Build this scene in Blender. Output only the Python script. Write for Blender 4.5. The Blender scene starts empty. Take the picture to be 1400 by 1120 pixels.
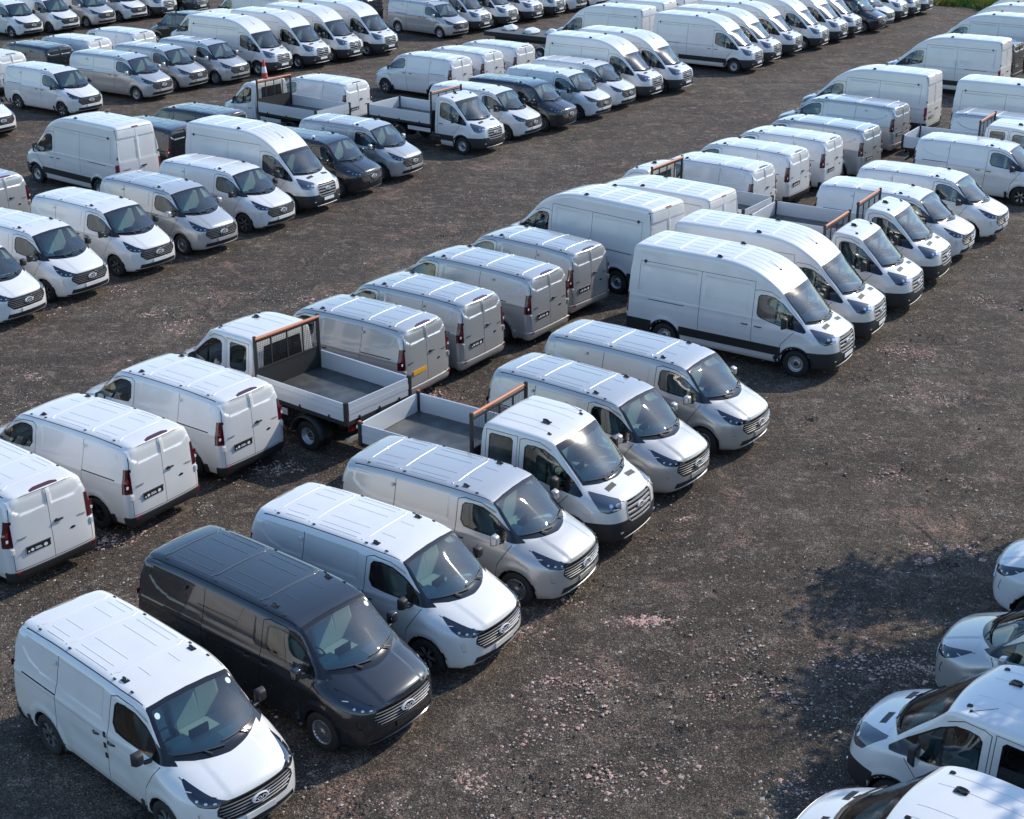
import bpy, bmesh, math, random
import numpy as np
from math import radians, sin, cos, pi
random.seed(7); rng = np.random.default_rng(7)
scn = bpy.context.scene
COL = scn.collection
# ------------------------------------------------------------------ camera
cam_d = bpy.data.cameras.new('camera'); cam = bpy.data.objects.new('camera', cam_d); COL.objects.link(cam)
scn.camera = cam
cam_d.sensor_width = 36.0; cam_d.lens = 36.0*2000.87/1400.0
cam_d.clip_start = 0.5; cam_d.clip_end = 3000
cam.location = (0, 0, 13.93)
cam.rotation_euler = (radians(90-23.115), radians(0.02), 0)
# ------------------------------------------------------------------ light
SUN_AZ, SUN_EL = 35.0, 37.0        # azimuth counted from +x towards +y
w = bpy.data.worlds.new('World'); scn.world = w; w.use_nodes = True
nt = w.node_tree; nt.nodes.clear()
sky = nt.nodes.new('ShaderNodeTexSky'); sky.sky_type = 'NISHITA'; sky.sun_disc = False
sky.sun_elevation = radians(SUN_EL); sky.sun_rotation = radians(90-SUN_AZ)
sky.air_density = 1.35; sky.dust_density = .5; sky.ozone_density = 6.0; sky.altitude = 60
bg = nt.nodes.new('ShaderNodeBackground'); bg.inputs['Strength'].default_value = 0.15
out = nt.nodes.new('ShaderNodeOutputWorld')
# thin broken cloud over the whole sky, as the reflections in the paintwork show
tc = nt.nodes.new('ShaderNodeTexCoord'); mp = nt.nodes.new('ShaderNodeMapping'); mp.inputs['Scale'].default_value = (1, 1, 2.4)
nz = nt.nodes.new('ShaderNodeTexNoise'); nz.inputs['Scale'].default_value = 2.3; nz.inputs['Detail'].default_value = 6
rp = nt.nodes.new('ShaderNodeValToRGB'); rp.color_ramp.elements[0].position = .50; rp.color_ramp.elements[1].position = .72
mx = nt.nodes.new('ShaderNodeMixRGB'); mx.inputs['Color2'].default_value = (7.5, 7.9, 8.6, 1)
ml = nt.nodes.new('ShaderNodeMath'); ml.operation = 'MULTIPLY'; ml.inputs[1].default_value = .07
nt.links.new(tc.outputs['Generated'], mp.inputs[0]); nt.links.new(mp.outputs[0], nz.inputs['Vector']); nt.links.new(nz.outputs['Fac'], rp.inputs[0])
nt.links.new(rp.outputs[0], ml.inputs[0]); nt.links.new(ml.outputs[0], mx.inputs['Fac']); nt.links.new(sky.outputs[0], mx.inputs['Color1'])
nt.links.new(mx.outputs[0], bg.inputs[0]); nt.links.new(bg.outputs[0], out.inputs[0])
sd = bpy.data.lights.new('sun', 'SUN'); sun = bpy.data.objects.new('sun', sd); COL.objects.link(sun)
sd.energy = 2.75; sd.angle = radians(0.53); sd.color = (1.0, .905, .76)
sun.rotation_euler = (radians(90-SUN_EL), 0, radians(SUN_AZ+90)); sun.location = (30, 25, 40)
vs = scn.view_settings; vs.view_transform = 'Standard'; vs.look = 'None'; vs.gamma = 1; vs.exposure = 0.60; vs.use_curve_mapping = False
scn.cycles.max_bounces = 6; scn.cycles.transparent_max_bounces = 8; scn.cycles.diffuse_bounces = 3; scn.cycles.glossy_bounces = 3
scn.cycles.sample_clamp_indirect = 4.0; scn.cycles.caustics_reflective = False; scn.cycles.caustics_refractive = False

# ------------------------------------------------------------------ materials
def new_mat(name):
    m = bpy.data.materials.new(name); m.use_nodes = True
    return m, m.node_tree, m.node_tree.nodes['Principled BSDF']
def simple(name, col, rough=.5, metal=0., coat=0., spec=.5, emit=None):
    m, t, b = new_mat(name)
    b.inputs['Base Color'].default_value = (*col, 1); b.inputs['Roughness'].default_value = rough
    b.inputs['Metallic'].default_value = metal; b.inputs['Coat Weight'].default_value = coat; b.inputs['Coat Roughness'].default_value = .06
    b.inputs['Specular IOR Level'].default_value = spec
    return m
def noise_mix(m, t, b, c1, c2, scale, detail=4, lo=.4, hi=.65, coord='Object', sock='Base Color'):
    tc = t.nodes.new('ShaderNodeTexCoord'); n = t.nodes.new('ShaderNodeTexNoise'); n.inputs['Scale'].default_value = scale; n.inputs['Detail'].default_value = detail
    r = t.nodes.new('ShaderNodeValToRGB'); r.color_ramp.elements[0].position = lo; r.color_ramp.elements[1].position = hi
    r.color_ramp.elements[0].color = (*c1, 1); r.color_ramp.elements[1].color = (*c2, 1)
    t.links.new(tc.outputs[coord], n.inputs['Vector']); t.links.new(n.outputs['Fac'], r.inputs[0]); t.links.new(r.outputs[0], b.inputs[sock])
    return n, r
def paint(name, c, metal, rough, dust, amt=.14):
    m, t, b = new_mat(name)
    d = tuple((1-amt)*a+amt*q for a, q in zip(c, dust))
    nn, _r = noise_mix(m, t, b, c, d, 1.7, 6, .42, .72)
    # every vehicle carries its own pattern of dust
    oi = t.nodes.new('ShaderNodeObjectInfo'); va = t.nodes.new('ShaderNodeVectorMath'); va.operation = 'MULTIPLY_ADD'; va.inputs[1].default_value = (37, 19, 23); lk = nn.inputs['Vector'].links[0]; src = lk.from_socket
    t.links.new(oi.outputs['Random'], va.inputs[0]); t.links.new(src, va.inputs[2]); t.links.new(va.outputs[0], nn.inputs['Vector'])
    b.inputs['Metallic'].default_value = metal; b.inputs['Roughness'].default_value = rough
    b.inputs['Coat Weight'].default_value = 1.0; b.inputs['Coat Roughness'].default_value = .05
    tc = t.nodes.new('ShaderNodeTexCoord'); n = t.nodes.new('ShaderNodeTexNoise'); n.inputs['Scale'].default_value = 5; n.inputs['Detail'].default_value = 5
    mr = t.nodes.new('ShaderNodeMapRange'); mr.inputs[3].default_value = .01; mr.inputs[4].default_value = .10
    t.links.new(tc.outputs['Object'], n.inputs['Vector']); t.links.new(n.outputs['Fac'], mr.inputs[0]); t.links.new(mr.outputs[0], b.inputs['Coat Roughness'])
    return m
M = {}
dust = (.42, .38, .32)
M['white'] = paint('white_paint', (.725, .712, .69), 0, .35, dust)
M['silver'] = paint('silver_paint', (.50, .492, .475), .42, .35, (.5, .48, .45))
M['grey'] = paint('dark_grey_paint', (.022, .025, .030), .35, .26, (.10, .095, .09), .06)
M['black'] = paint('black_blue_paint', (.013, .016, .021), .25, .26, (.09, .085, .08), .06)
M['tyre'] = simple('tyre_rubber', (.018, .018, .019), .8)
M['trim'] = simple('black_plastic', (.022, .022, .024), .55)
M['gloss'] = simple('black_gloss', (.010, .010, .012), .12, spec=.6)
M['gap'] = simple('panel_gap_black', (.012, .012, .013), .8)
M['chrome'] = simple('bright_metal', (.72, .73, .75), .22, 1.0)
M['barmetal'] = simple('grille_bar_metal', (.40, .41, .42), .35, .75)
M['silverbar'] = simple('silver_grille_bar', (.48, .485, .49), .35, .45)
M['alloy'] = simple('alloy_wheel', (.62, .63, .65), .33, .9)
M['steel'] = simple('steel_wheel', (.50, .51, .52), .42, .7)
M['blackrim'] = simple('black_wheel', (.02, .02, .022), .35)
M['lens'] = simple('headlamp_housing', (.010, .014, .028), .08, coat=1.0); M['tlens'] = simple('clear_headlamp', (.10, .115, .14), .12, .4, coat=1.0)
M['lamp'] = simple('lamp_reflector', (.62, .65, .70), .22, .85)
M['lampdim'] = simple('lamp_inner', (.25, .27, .30), .2, .8)
M['red'] = simple('red_lens', (.17, .006, .009), .15, coat=1.0)
M['darkred'] = simple('dark_red_lens', (.07, .004, .008), .12, coat=1.0)
M['clear'] = simple('clear_lens', (.75, .75, .74), .2, coat=1.0)
M['amber'] = simple('amber_lens', (.75, .16, .03), .3)
M['orange'] = simple('copper_orange_bar', (.50, .17, .075), .5)
M['dash'] = simple('dashboard_plastic', (.46, .52, .51), .6)
M['seat'] = simple('seat_cloth', (.42, .45, .44), .9)
M['lining'] = simple('cabin_lining', (.08, .088, .09), .9)
M['bulk'] = simple('bulkhead_grey', (.50, .53, .53), .6)
M['paper'] = simple('white_paper', (.72, .74, .70), .8)
M['plateb'] = simple('plate_black', (.02, .02, .022), .4)
M['platew'] = simple('plate_white', (.80, .80, .80), .5)
M['platey'] = simple('plate_yellow', (.80, .40, .02), .5)
M['alu'] = simple('painted_aluminium_board', (.70, .72, .74), .38, .25, coat=.3)
m, t, b = new_mat('load_floor'); noise_mix(m, t, b, (.045, .05, .052), (.085, .09, .09), 3, 6, .4, .65); b.inputs['Roughness'].default_value = .42; M['floor'] = m
M['chassis'] = simple('chassis_black', (.02, .02, .02), .7)
M['underrun'] = simple('galvanised_rail', (.5, .5, .48), .5, .5)
M['greenst'] = simple('pale_sticker', (.62, .78, .72), .5)
M['badgewhite'] = simple('badge_white', (.78, .78, .78), .3); M['badge'] = simple('badge_dark_blue', (.010, .018, .05), .2, coat=1.0)
def glass(name, tint, rough=.015):
    m = bpy.data.materials.new(name); m.use_nodes = True; t = m.node_tree; t.nodes.clear()
    o = t.nodes.new('ShaderNodeOutputMaterial'); mix = t.nodes.new('ShaderNodeMixShader'); fr = t.nodes.new('ShaderNodeFresnel'); fr.inputs[0].default_value = 1.85
    tr = t.nodes.new('ShaderNodeBsdfTransparent'); tr.inputs[0].default_value = (*tint, 1)
    gl = t.nodes.new('ShaderNodeBsdfGlossy'); gl.inputs['Roughness'].default_value = rough; gl.inputs[0].default_value = (.95, .98, 1, 1)
    t.links.new(fr.outputs[0], mix.inputs[0]); t.links.new(tr.outputs[0], mix.inputs[1]); t.links.new(gl.outputs[0], mix.inputs[2]); t.links.new(mix.outputs[0], o.inputs[0])
    return m
M['glass'] = glass('windscreen_glass', (.62, .88, .86)); M['tglass'] = glass('dusty_windscreen_glass', (.64, .87, .85), .11)
M['sglass'] = glass('side_glass', (.50, .57, .55))

# ------------------------------------------------------------------ mesh helpers
class MB:
    """collects verts/faces of one part"""
    def __init__(s): s.v = []; s.f = []; s.m = []; s.n = []; s.smooth = []
    def add(s, v, f, mi=0, smooth=False):
        o = len(s.v); s.v += [tuple(map(float, p)) for p in v]; s.f += [tuple(i+o for i in q) for q in f]; s.m += [mi]*len(f); s.smooth += [smooth]*len(f)
        return s
    def box(s, x0, x1, y0, y1, z0, z1, mi=0):
        v = [(x, y, z) for x in (x0, x1) for y in (y0, y1) for z in (z0, z1)]
        f = [(0, 1, 3, 2), (4, 6, 7, 5), (0, 4, 5, 1), (2, 3, 7, 6), (0, 2, 6, 4), (1, 5, 7, 3)]
        return s.add(v, f, mi)
    def bbox(s, x0, x1, y0, y1, z0, z1, b=.01, mi=0):
        """box with chamfered vertical and horizontal edges (24 verts)"""
        b = min(b, (x1-x0)*.45, (y1-y0)*.45, (z1-z0)*.45)
        bm = bmesh.new(); bmesh.ops.create_cube(bm, size=1)
        for v in bm.verts: v.co = ((x0+x1)/2+v.co.x*(x1-x0), (y0+y1)/2+v.co.y*(y1-y0), (z0+z1)/2+v.co.z*(z1-z0))
        bmesh.ops.bevel(bm, geom=bm.edges[:], offset=b, segments=2, profile=.6, affect='EDGES')
        return s.frombm(bm, mi, False)
    def frombm(s, bm, mi=0, smooth=False):
        bm.verts.ensure_lookup_table(); bm.verts.index_update()
        s.add([v.co for v in bm.verts], [[v.index for v in f.verts] for f in bm.faces], mi, smooth); bm.free(); return s
    def sweep(s, pts, ups, prof, mi=0, smooth=True, cap=True):
        """profile [(side, up)...] along pts"""
        pts = np.asarray(pts, float); ups = np.asarray(ups, float); n = len(pts); k = len(prof)
        if ups.ndim == 1: ups = np.tile(ups, (n, 1))
        tan = np.gradient(pts, axis=0); tan /= np.linalg.norm(tan, axis=1)[:, None]
        sd_ = np.cross(tan, ups); sd_ /= np.linalg.norm(sd_, axis=1)[:, None]; up = np.cross(sd_, tan)
        v = []
        for i in range(n):
            for a, b_ in prof: v.append(pts[i]+sd_[i]*a+up[i]*b_)
        f = [(i*k+j, i*k+(j+1) % k, (i+1)*k+(j+1) % k, (i+1)*k+j) for i in range(n-1) for j in range(k)]
        s.add(v, f, mi, smooth)
        if cap: s.add(v[:k], [tuple(range(k))], mi); s.add(v[-k:], [tuple(range(k))[::-1]], mi)
        return s
    def lathe(s, prof, n=32, axis='y', c=(0, 0, 0), mi=0, smooth=True, close=False):
        v = []
        for i in range(n):
            a = 2*pi*i/n
            for r, h in prof:
                if axis == 'y': v.append((c[0]+r*cos(a), c[1]+h, c[2]+r*sin(a)))
                elif axis == 'x': v.append((c[0]+h, c[1]+r*cos(a), c[2]+r*sin(a)))
                else: v.append((c[0]+r*cos(a), c[1]+r*sin(a), c[2]+h))
        k = len(prof); f = []
        for i in range(n):
            for j in range(k-1 if not close else k):
                j2 = (j+1) % k; i2 = (i+1) % n
                f.append((i*k+j, i*k+j2, i2*k+j2, i2*k+j))
        return s.add(v, f, mi, smooth)
    def mesh(s, name, mats):
        me = bpy.data.meshes.new(name); me.from_pydata(s.v, [], s.f); 
        for q in mats: me.materials.append(M[q] if isinstance(q, str) else q)
        me.polygons.foreach_set('material_index', s.m); me.polygons.foreach_set('use_smooth', s.smooth)
        me.update(); return me
def half_round(w, h, k=5):
    return [(w/2*cos(pi*i/(k-1)), h*sin(pi*i/(k-1))-.003) for i in range(k)]
def rect(w, h): return [(w/2, 0), (w/2, h), (-w/2, h), (-w/2, 0)]

# ------------------------------------------------------------------ implicit car bodies
def ss(t): t = np.clip(t, 0, 1); return t*t*(3-2*t)
def smax(a, b, k):
    h = np.clip(k-np.abs(a-b), 0, None)/k
    return np.maximum(a, b)+h*h*k*.25
def chaikin(p, n=3):
    p = np.array(p, float)
    for _ in range(n):
        q = np.roll(p, -1, 0); p = np.stack([.75*p+.25*q, .25*p+.75*q], 1).reshape(-1, 2)
    return p
class Sil:
    def __init__(s, poly, h=.02, nch=2):
        P = chaikin(poly, nch); s.h = h
        s.x0 = P[:, 0].min()-.6; s.z0 = P[:, 1].min()-.6
        nx = int((P[:, 0].max()+.6-s.x0)/h)+2; nz = int((P[:, 1].max()+.6-s.z0)/h)+2
        X, Z = np.meshgrid(s.x0+h*np.arange(nx), s.z0+h*np.arange(nz), indexing='ij')
        d = np.full(X.shape, 1e9); ins = np.zeros(X.shape, bool)
        for a, b_ in zip(P, np.roll(P, -1, 0)):
            e = b_-a; L = e@e
            if L < 1e-12: continue
            t_ = np.clip(((X-a[0])*e[0]+(Z-a[1])*e[1])/L, 0, 1)
            d = np.minimum(d, (X-a[0]-t_*e[0])**2+(Z-a[1]-t_*e[1])**2)
            c = ((a[1] > Z) != (b_[1] > Z)) & (X < (b_[0]-a[0])*(Z-a[1])/(b_[1]-a[1]+1e-12)+a[0])
            ins ^= c
        s.g = np.sqrt(d)*np.where(ins, -1, 1)
    def __call__(s, x, z):
        u = np.clip((x-s.x0)/s.h, 0, s.g.shape[0]-1.001); v = np.clip((z-s.z0)/s.h, 0, s.g.shape[1]-1.001)
        i = u.astype(int); j = v.astype(int); a = u-i; b_ = v-j; g = s.g
        return g[i, j]*(1-a)*(1-b_)+g[i+1, j]*a*(1-b_)+g[i, j+1]*(1-a)*b_+g[i+1, j+1]*a*b_
def poly_sd(poly, x, z):
    """signed distance to a convex/any polygon, negative inside"""
    P = np.array(poly, float); d = np.full(np.shape(x), 1e9); ins = np.zeros(np.shape(x), bool)
    for a, b_ in zip(P, np.roll(P, -1, 0)):
        e = b_-a; t_ = np.clip(((x-a[0])*e[0]+(z-a[1])*e[1])/(e@e), 0, 1)
        d = np.minimum(d, (x-a[0]-t_*e[0])**2+(z-a[1]-t_*e[1])**2)
        ins ^= ((a[1] > z) != (b_[1] > z)) & (x < (b_[0]-a[0])*(z-a[1])/(b_[1]-a[1]+1e-12)+a[0])
    return np.sqrt(d)*np.where(ins, -1, 1)
class Body:
    def __init__(s, field, lo, hi, h):
        s.f = field; s.h = h
        ax = [np.arange(l-h*.5 if i != 1 else l, u+h, h) for i, (l, u) in enumerate(zip(lo, hi))]
        X, Y, Z = np.meshgrid(*ax, indexing='ij'); F = field(X, Y, Z)
        neg = F < 0
        # vertices
        c = [neg[a:neg.shape[0]-1+a, b_:neg.shape[1]-1+b_, d:neg.shape[2]-1+d] for a in (0, 1) for b_ in (0, 1) for d in (0, 1)]
        sm = sum(q.astype(int) for q in c); act = (sm > 0) & (sm < 8)
        idx = -np.ones(act.shape, int); ii = np.argwhere(act); idx[act] = np.arange(len(ii))
        acc = np.zeros((len(ii), 3)); cnt = np.zeros(len(ii))
        corners = [(a, b_, d) for a in (0, 1) for b_ in (0, 1) for d in (0, 1)]
        for p in corners:
            for k in range(3):
                if p[k]: continue
                q = list(p); q[k] = 1
                fa = F[ii[:, 0]+p[0], ii[:, 1]+p[1], ii[:, 2]+p[2]]; fb = F[ii[:, 0]+q[0], ii[:, 1]+q[1], ii[:, 2]+q[2]]
                cr = (fa < 0) != (fb < 0); t_ = np.where(cr, fa/(fa-fb+1e-20), 0)
                pt = np.tile(np.array(p, float), (len(ii), 1)); pt[:, k] = t_
                acc[cr] += pt[cr]; cnt[cr] += 1
        V = (ii+acc/cnt[:, None])*h+np.array([a[0] for a in ax])
        quads = []
        for k in range(3):
            a_ = [slice(None)]*3; b2 = [slice(None)]*3; a_[k] = slice(0, -1); b2[k] = slice(1, None)
            na = neg[tuple(a_)]; nb = neg[tuple(b2)]; o1, o2 = [(1, 2), (2, 0), (0, 1)][k]
            for flip, msk in ((0, na & ~nb), (1, ~na & nb)):
                e = np.argwhere(msk); e = e[(e[:, o1] > 0) & (e[:, o2] > 0)]
                e = e[(e[:, o1] < act.shape[o1]) & (e[:, o2] < act.shape[o2])]
                def cell(d1, d2):
                    q = e.copy(); q[:, o1] -= d1; q[:, o2] -= d2; return idx[q[:, 0], q[:, 1], q[:, 2]]
                Q = np.stack([cell(1, 1), cell(0, 1), cell(0, 0), cell(1, 0)], 1)
                if flip: Q = Q[:, ::-1]
                quads.append(Q)
        Q = np.concatenate(quads); Q = Q[(Q >= 0).all(1)]
        for _ in range(3):
            f0 = s.f(*V.T); g = s.grad(V); n2 = (g**2).sum(1)
            V = V-np.clip(f0/np.maximum(n2, .2), -h*.5, h*.5)[:, None]*g
        g = s.grad(V); N = g/np.linalg.norm(g, axis=1)[:, None]
        s.V, s.Q, s.N = V, Q, N
    def grad(s, V, e=.004):
        g = np.empty_like(V)
        for k in range(3):
            a = V.copy(); b_ = V.copy(); a[:, k] += e; b_[:, k] -= e
            g[:, k] = (s.f(*a.T)-s.f(*b_.T))/(2*e)
        return g
    def hit(s, p, d, tmax=1.2):
        """march from outside point p along d to the surface (vectorised)"""
        p = np.atleast_2d(np.asarray(p, float)).copy(); d = np.asarray(d, float); d = d/np.linalg.norm(d)
        t_ = np.zeros(len(p)); 
        for _ in range(60):
            q = p+t_[:, None]*d; f0 = s.f(*q.T); t_ += np.clip(f0*.8, -.05, .08)
        q = p+t_[:, None]*d; g = s.grad(q); g /= np.linalg.norm(g, axis=1)[:, None]
        return q, g
    def start(s, maxy=None):
        me = bpy.data.meshes.new('t'); me.from_pydata(s.V.tolist(), [], s.Q.tolist())
        a = me.attributes.new('nrm', 'FLOAT_VECTOR', 'POINT'); a.data.foreach_set('vector', s.N.ravel())
        s.bm = bmesh.new(); s.bm.from_mesh(me); bpy.data.meshes.remove(me)
        s.lay = s.bm.verts.layers.float_vector['nrm']; s.labels = ['body']; s.base = list(s.bm.faces); s.extra = []; s.cache = {}
    def lab(s, n):
        if n not in s.labels: s.labels.append(n)
        return s.labels.index(n)
    def cut(s, poly, frame, label, only=None, nmin=.25, box=None):
        """cut the convex polygon poly (u,v) seen along frame=(U,V,D) out of the faces whose normal faces D"""
        from mathutils import Vector
        U, Vv, D = [Vector(q) for q in frame]; lb = s.lab(label)
        ids = None if only is None else {s.labels.index(o) for o in only if o in s.labels}
        us = [p[0] for p in poly]; vs_ = [p[1] for p in poly]; u0, u1, v0, v1 = min(us), max(us), min(vs_), max(vs_)
        area = sum(poly[i][0]*poly[(i+1) % len(poly)][1]-poly[(i+1) % len(poly)][0]*poly[i][1] for i in range(len(poly)))
        if area < 0: poly = poly[::-1]
        # convex hull keeps every polygon legal for the successive plane cuts
        pts_ = sorted(set((round(a_, 5), round(b__, 5)) for a_, b__ in poly)); hl = []
        for seq in (pts_, pts_[::-1]):
            h_ = []
            for q in seq:
                while len(h_) > 1 and (h_[-1][0]-h_[-2][0])*(q[1]-h_[-2][1])-(h_[-1][1]-h_[-2][1])*(q[0]-h_[-2][0]) <= 0: h_.pop()
                h_.append(q)
            hl += h_[:-1]
        poly = hl
        lay = s.lay; S = []
        key = tuple(round(q, 3) for q in D)
        if key not in s.cache:
            s.cache[key] = [f for f in s.base if f.is_valid and f.verts[0][lay].dot(D) > .0]
        lst = s.cache[key]
        for f in lst+s.extra:
            if not f.is_valid: continue
            if ids is not None and f.material_index not in ids: continue
            v0_ = f.verts[0]; co_ = v0_.co
            q_ = co_.dot(U)
            if q_ < u0-.3 or q_ > u1+.3: continue
            q_ = co_.dot(Vv)
            if q_ < v0-.3 or q_ > v1+.3: continue
            if v0_[lay].dot(D) < nmin: continue
            if box:
                if not (box[0] <= co_.x <= box[1] and box[2] <= co_.y <= box[3] and box[4] <= co_.z <= box[5]): continue
            fu = [v.co.dot(U) for v in f.verts]
            if max(fu) < u0 or min(fu) > u1: continue
            fv = [v.co.dot(Vv) for v in f.verts]
            if max(fv) < v0 or min(fv) > v1: continue
            S.append(f)
        S0 = set(S)
        for i in range(len(poly)):
            a = poly[i]; b_ = poly[(i+1) % len(poly)]
            du, dv = b_[0]-a[0], b_[1]-a[1]; L = math.hypot(du, dv)
            if L < 1e-6: continue
            nu, nv = dv/L, -du/L       # outward for ccw
            no = U*nu+Vv*nv; co = U*a[0]+Vv*a[1]
            geom = set(S)
            for f in S: geom.update(f.edges); geom.update(f.verts)
            r = bmesh.ops.bisect_plane(s.bm, geom=list(geom), dist=1e-5, plane_co=co, plane_no=no)
            k = co.dot(no); S2 = []; s.extra.extend(e for e in r['geom'] if isinstance(e, bmesh.types.BMFace) and e not in S0); S0.update(e for e in r['geom'] if isinstance(e, bmesh.types.BMFace))
            for e in r['geom']:
                if isinstance(e, bmesh.types.BMFace) and e.is_valid:
                    if e.calc_center_median().dot(no) < k: S2.append(e)
            S = S2
            if not S: return
        for f in S: f.material_index = lb
    def strip(s, pts, wd, frame, label, only=None, nmin=.25, box=None):
        for a, b_ in zip(pts[:-1], pts[1:]):
            du, dv = b_[0]-a[0], b_[1]-a[1]; L = math.hypot(du, dv); du /= L; dv /= L
            nx, ny = -dv*wd/2, du*wd/2; a2 = (a[0]-du*wd/2, a[1]-dv*wd/2); b3 = (b_[0]+du*wd/2, b_[1]+dv*wd/2)
            s.cut([(a2[0]-nx, a2[1]-ny), (b3[0]-nx, b3[1]-ny), (b3[0]+nx, b3[1]+ny), (a2[0]+nx, a2[1]+ny)], frame, label, only, nmin, box)
    def region(s, test, label, only=('body',)):
        lb = s.lab(label); ids = {s.labels.index(o) for o in only if o in s.labels}
        for f in s.bm.faces:
            if f.material_index in ids:
                c = f.calc_center_median()
                if test(c, f.verts[0][s.lay]): f.material_index = lb
    def tidy(s):
        """give stray slivers of a panel back to the body"""
        for nme in s.labels:
            if not nme.startswith(('fdoor', 'sdoor', 'rdoor', 'bdoor', 'bonnet', 'tail', 'head')): continue
            lb = s.labels.index(nme); left = {f for f in s.bm.faces if f.material_index == lb}; comps = []
            while left:
                st = [left.pop()]; cp = [st[0]]
                while st:
                    f = st.pop()
                    for e in f.edges:
                        for g in e.link_faces:
                            if g in left: left.discard(g); st.append(g); cp.append(g)
                comps.append(cp)
            comps.sort(key=len)
            for cp in comps[:-1]:
                for f in cp: f.material_index = 0
    def finish(s):
        s.tidy()
        me = bpy.data.meshes.new('t'); s.bm.to_mesh(me); s.bm.free()
        n = len(me.vertices); co = np.empty(n*3); me.vertices.foreach_get('co', co); co = co.reshape(-1, 3)
        nr = np.empty(n*3); me.attributes['nrm'].data.foreach_get('vector', nr); nr = nr.reshape(-1, 3); nr /= np.linalg.norm(nr, axis=1)[:, None]+1e-9
        k = len(me.polygons); ls = np.empty(k, int); lt = np.empty(k, int); mi = np.empty(k, int); me.polygons.foreach_get('loop_start', ls); me.polygons.foreach_get('loop_total', lt); me.polygons.foreach_get('material_index', mi)
        lv = np.empty(len(me.loops), int); me.loops.foreach_get('vertex_index', lv)
        s.parts = {}
        for i, nme in enumerate(s.labels):
            fs = np.where(mi == i)[0]
            if len(fs) == 0: continue
            faces = [lv[ls[j]:ls[j]+lt[j]] for j in fs]; used = np.unique(np.concatenate(faces)); rm = -np.ones(n, int); rm[used] = np.arange(len(used))
            s.parts[nme] = (co[used], [tuple(rm[f]) for f in faces], nr[used])
        bpy.data.meshes.remove(me)
    def comps(s, label, least=12):
        """predicates, one for each connected piece of a label"""
        if label not in s.parts: return []
        V, F, N = s.parts[label]; par = list(range(len(V)))
        def find(a):
            while par[a] != a: par[a] = par[par[a]]; a = par[a]
            return a
        for f in F:
            r0 = find(f[0])
            for q in f[1:]: par[find(q)] = r0
        grp = {}
        for i, f in enumerate(F): grp.setdefault(find(f[0]), []).append(i)
        return [v for v in grp.values() if len(v) >= least]
    def part(s, label, name, mat, off=0., rim=0., rimmat=None, sel=None):
        """mesh of one label, moved off along the normal, with its border turned inwards by rim"""
        if label not in s.parts: return None
        V, F, N = s.parts[label]; V = V+N*off
        if sel is not None:
            F = [F[i] for i in sel]
            if not F: return None
            used = np.unique(np.concatenate([np.array(f) for f in F])); rm = -np.ones(len(V), int); rm[used] = np.arange(len(used)); V = V[used]; N = N[used]; F = [tuple(rm[list(f)]) for f in F]
        me = bpy.data.meshes.new(name); vv = V.tolist(); nn = N.tolist(); ff = [tuple(int(i) for i in f) for f in F]; nb = len(ff)
        if rim > 0:
            ed = {}
            for f in ff:
                for a, b_ in zip(f, f[1:]+f[:1]): ed[(a, b_)] = 1
            bd = [(a, b_) for a, b_ in ed if (b_, a) not in ed]; mp_ = {}
            for a, b_ in bd:
                for q in (a, b_):
                    if q not in mp_: mp_[q] = (len(vv), len(vv)+1); vv.append(list(V[q])); vv.append(list(V[q]-N[q]*rim)); nn.append([0, 0, 0]); nn.append([0, 0, 0])
                ff.append((mp_[a][0], mp_[a][1], mp_[b_][1], mp_[b_][0]))
        me.from_pydata(vv, [], ff); me.materials.append(M[mat])
        if rimmat: me.materials.append(M[rimmat])
        sm_ = [True]*nb+[False]*(len(ff)-nb); me.polygons.foreach_set('use_smooth', sm_)
        if rimmat: me.polygons.foreach_set('material_index', [0]*nb+[1]*(len(ff)-nb))
        me.update()
        try: me.normals_split_custom_set_from_vertices(nn)
        except Exception as e: print('normals', e)
        return me
SIDE = {1: ((1, 0, 0), (0, 0, 1), (0, 1, 0)), -1: ((1, 0, 0), (0, 0, 1), (0, -1, 0))}
TOP = ((1, 0, 0), (0, 1, 0), (0, 0, 1))
FRONT = ((0, 1, 0), (0, 0, 1), (1, 0, 0))
REAR = ((0, 1, 0), (0, 0, 1), (-1, 0, 0))
def diag(sg, deg=50):
    a = radians(deg); return ((-sin(a), sg*cos(a), 0), (0, 0, 1), (cos(a), sg*sin(a), 0))
def mirror_poly(p, sg): return p
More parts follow.
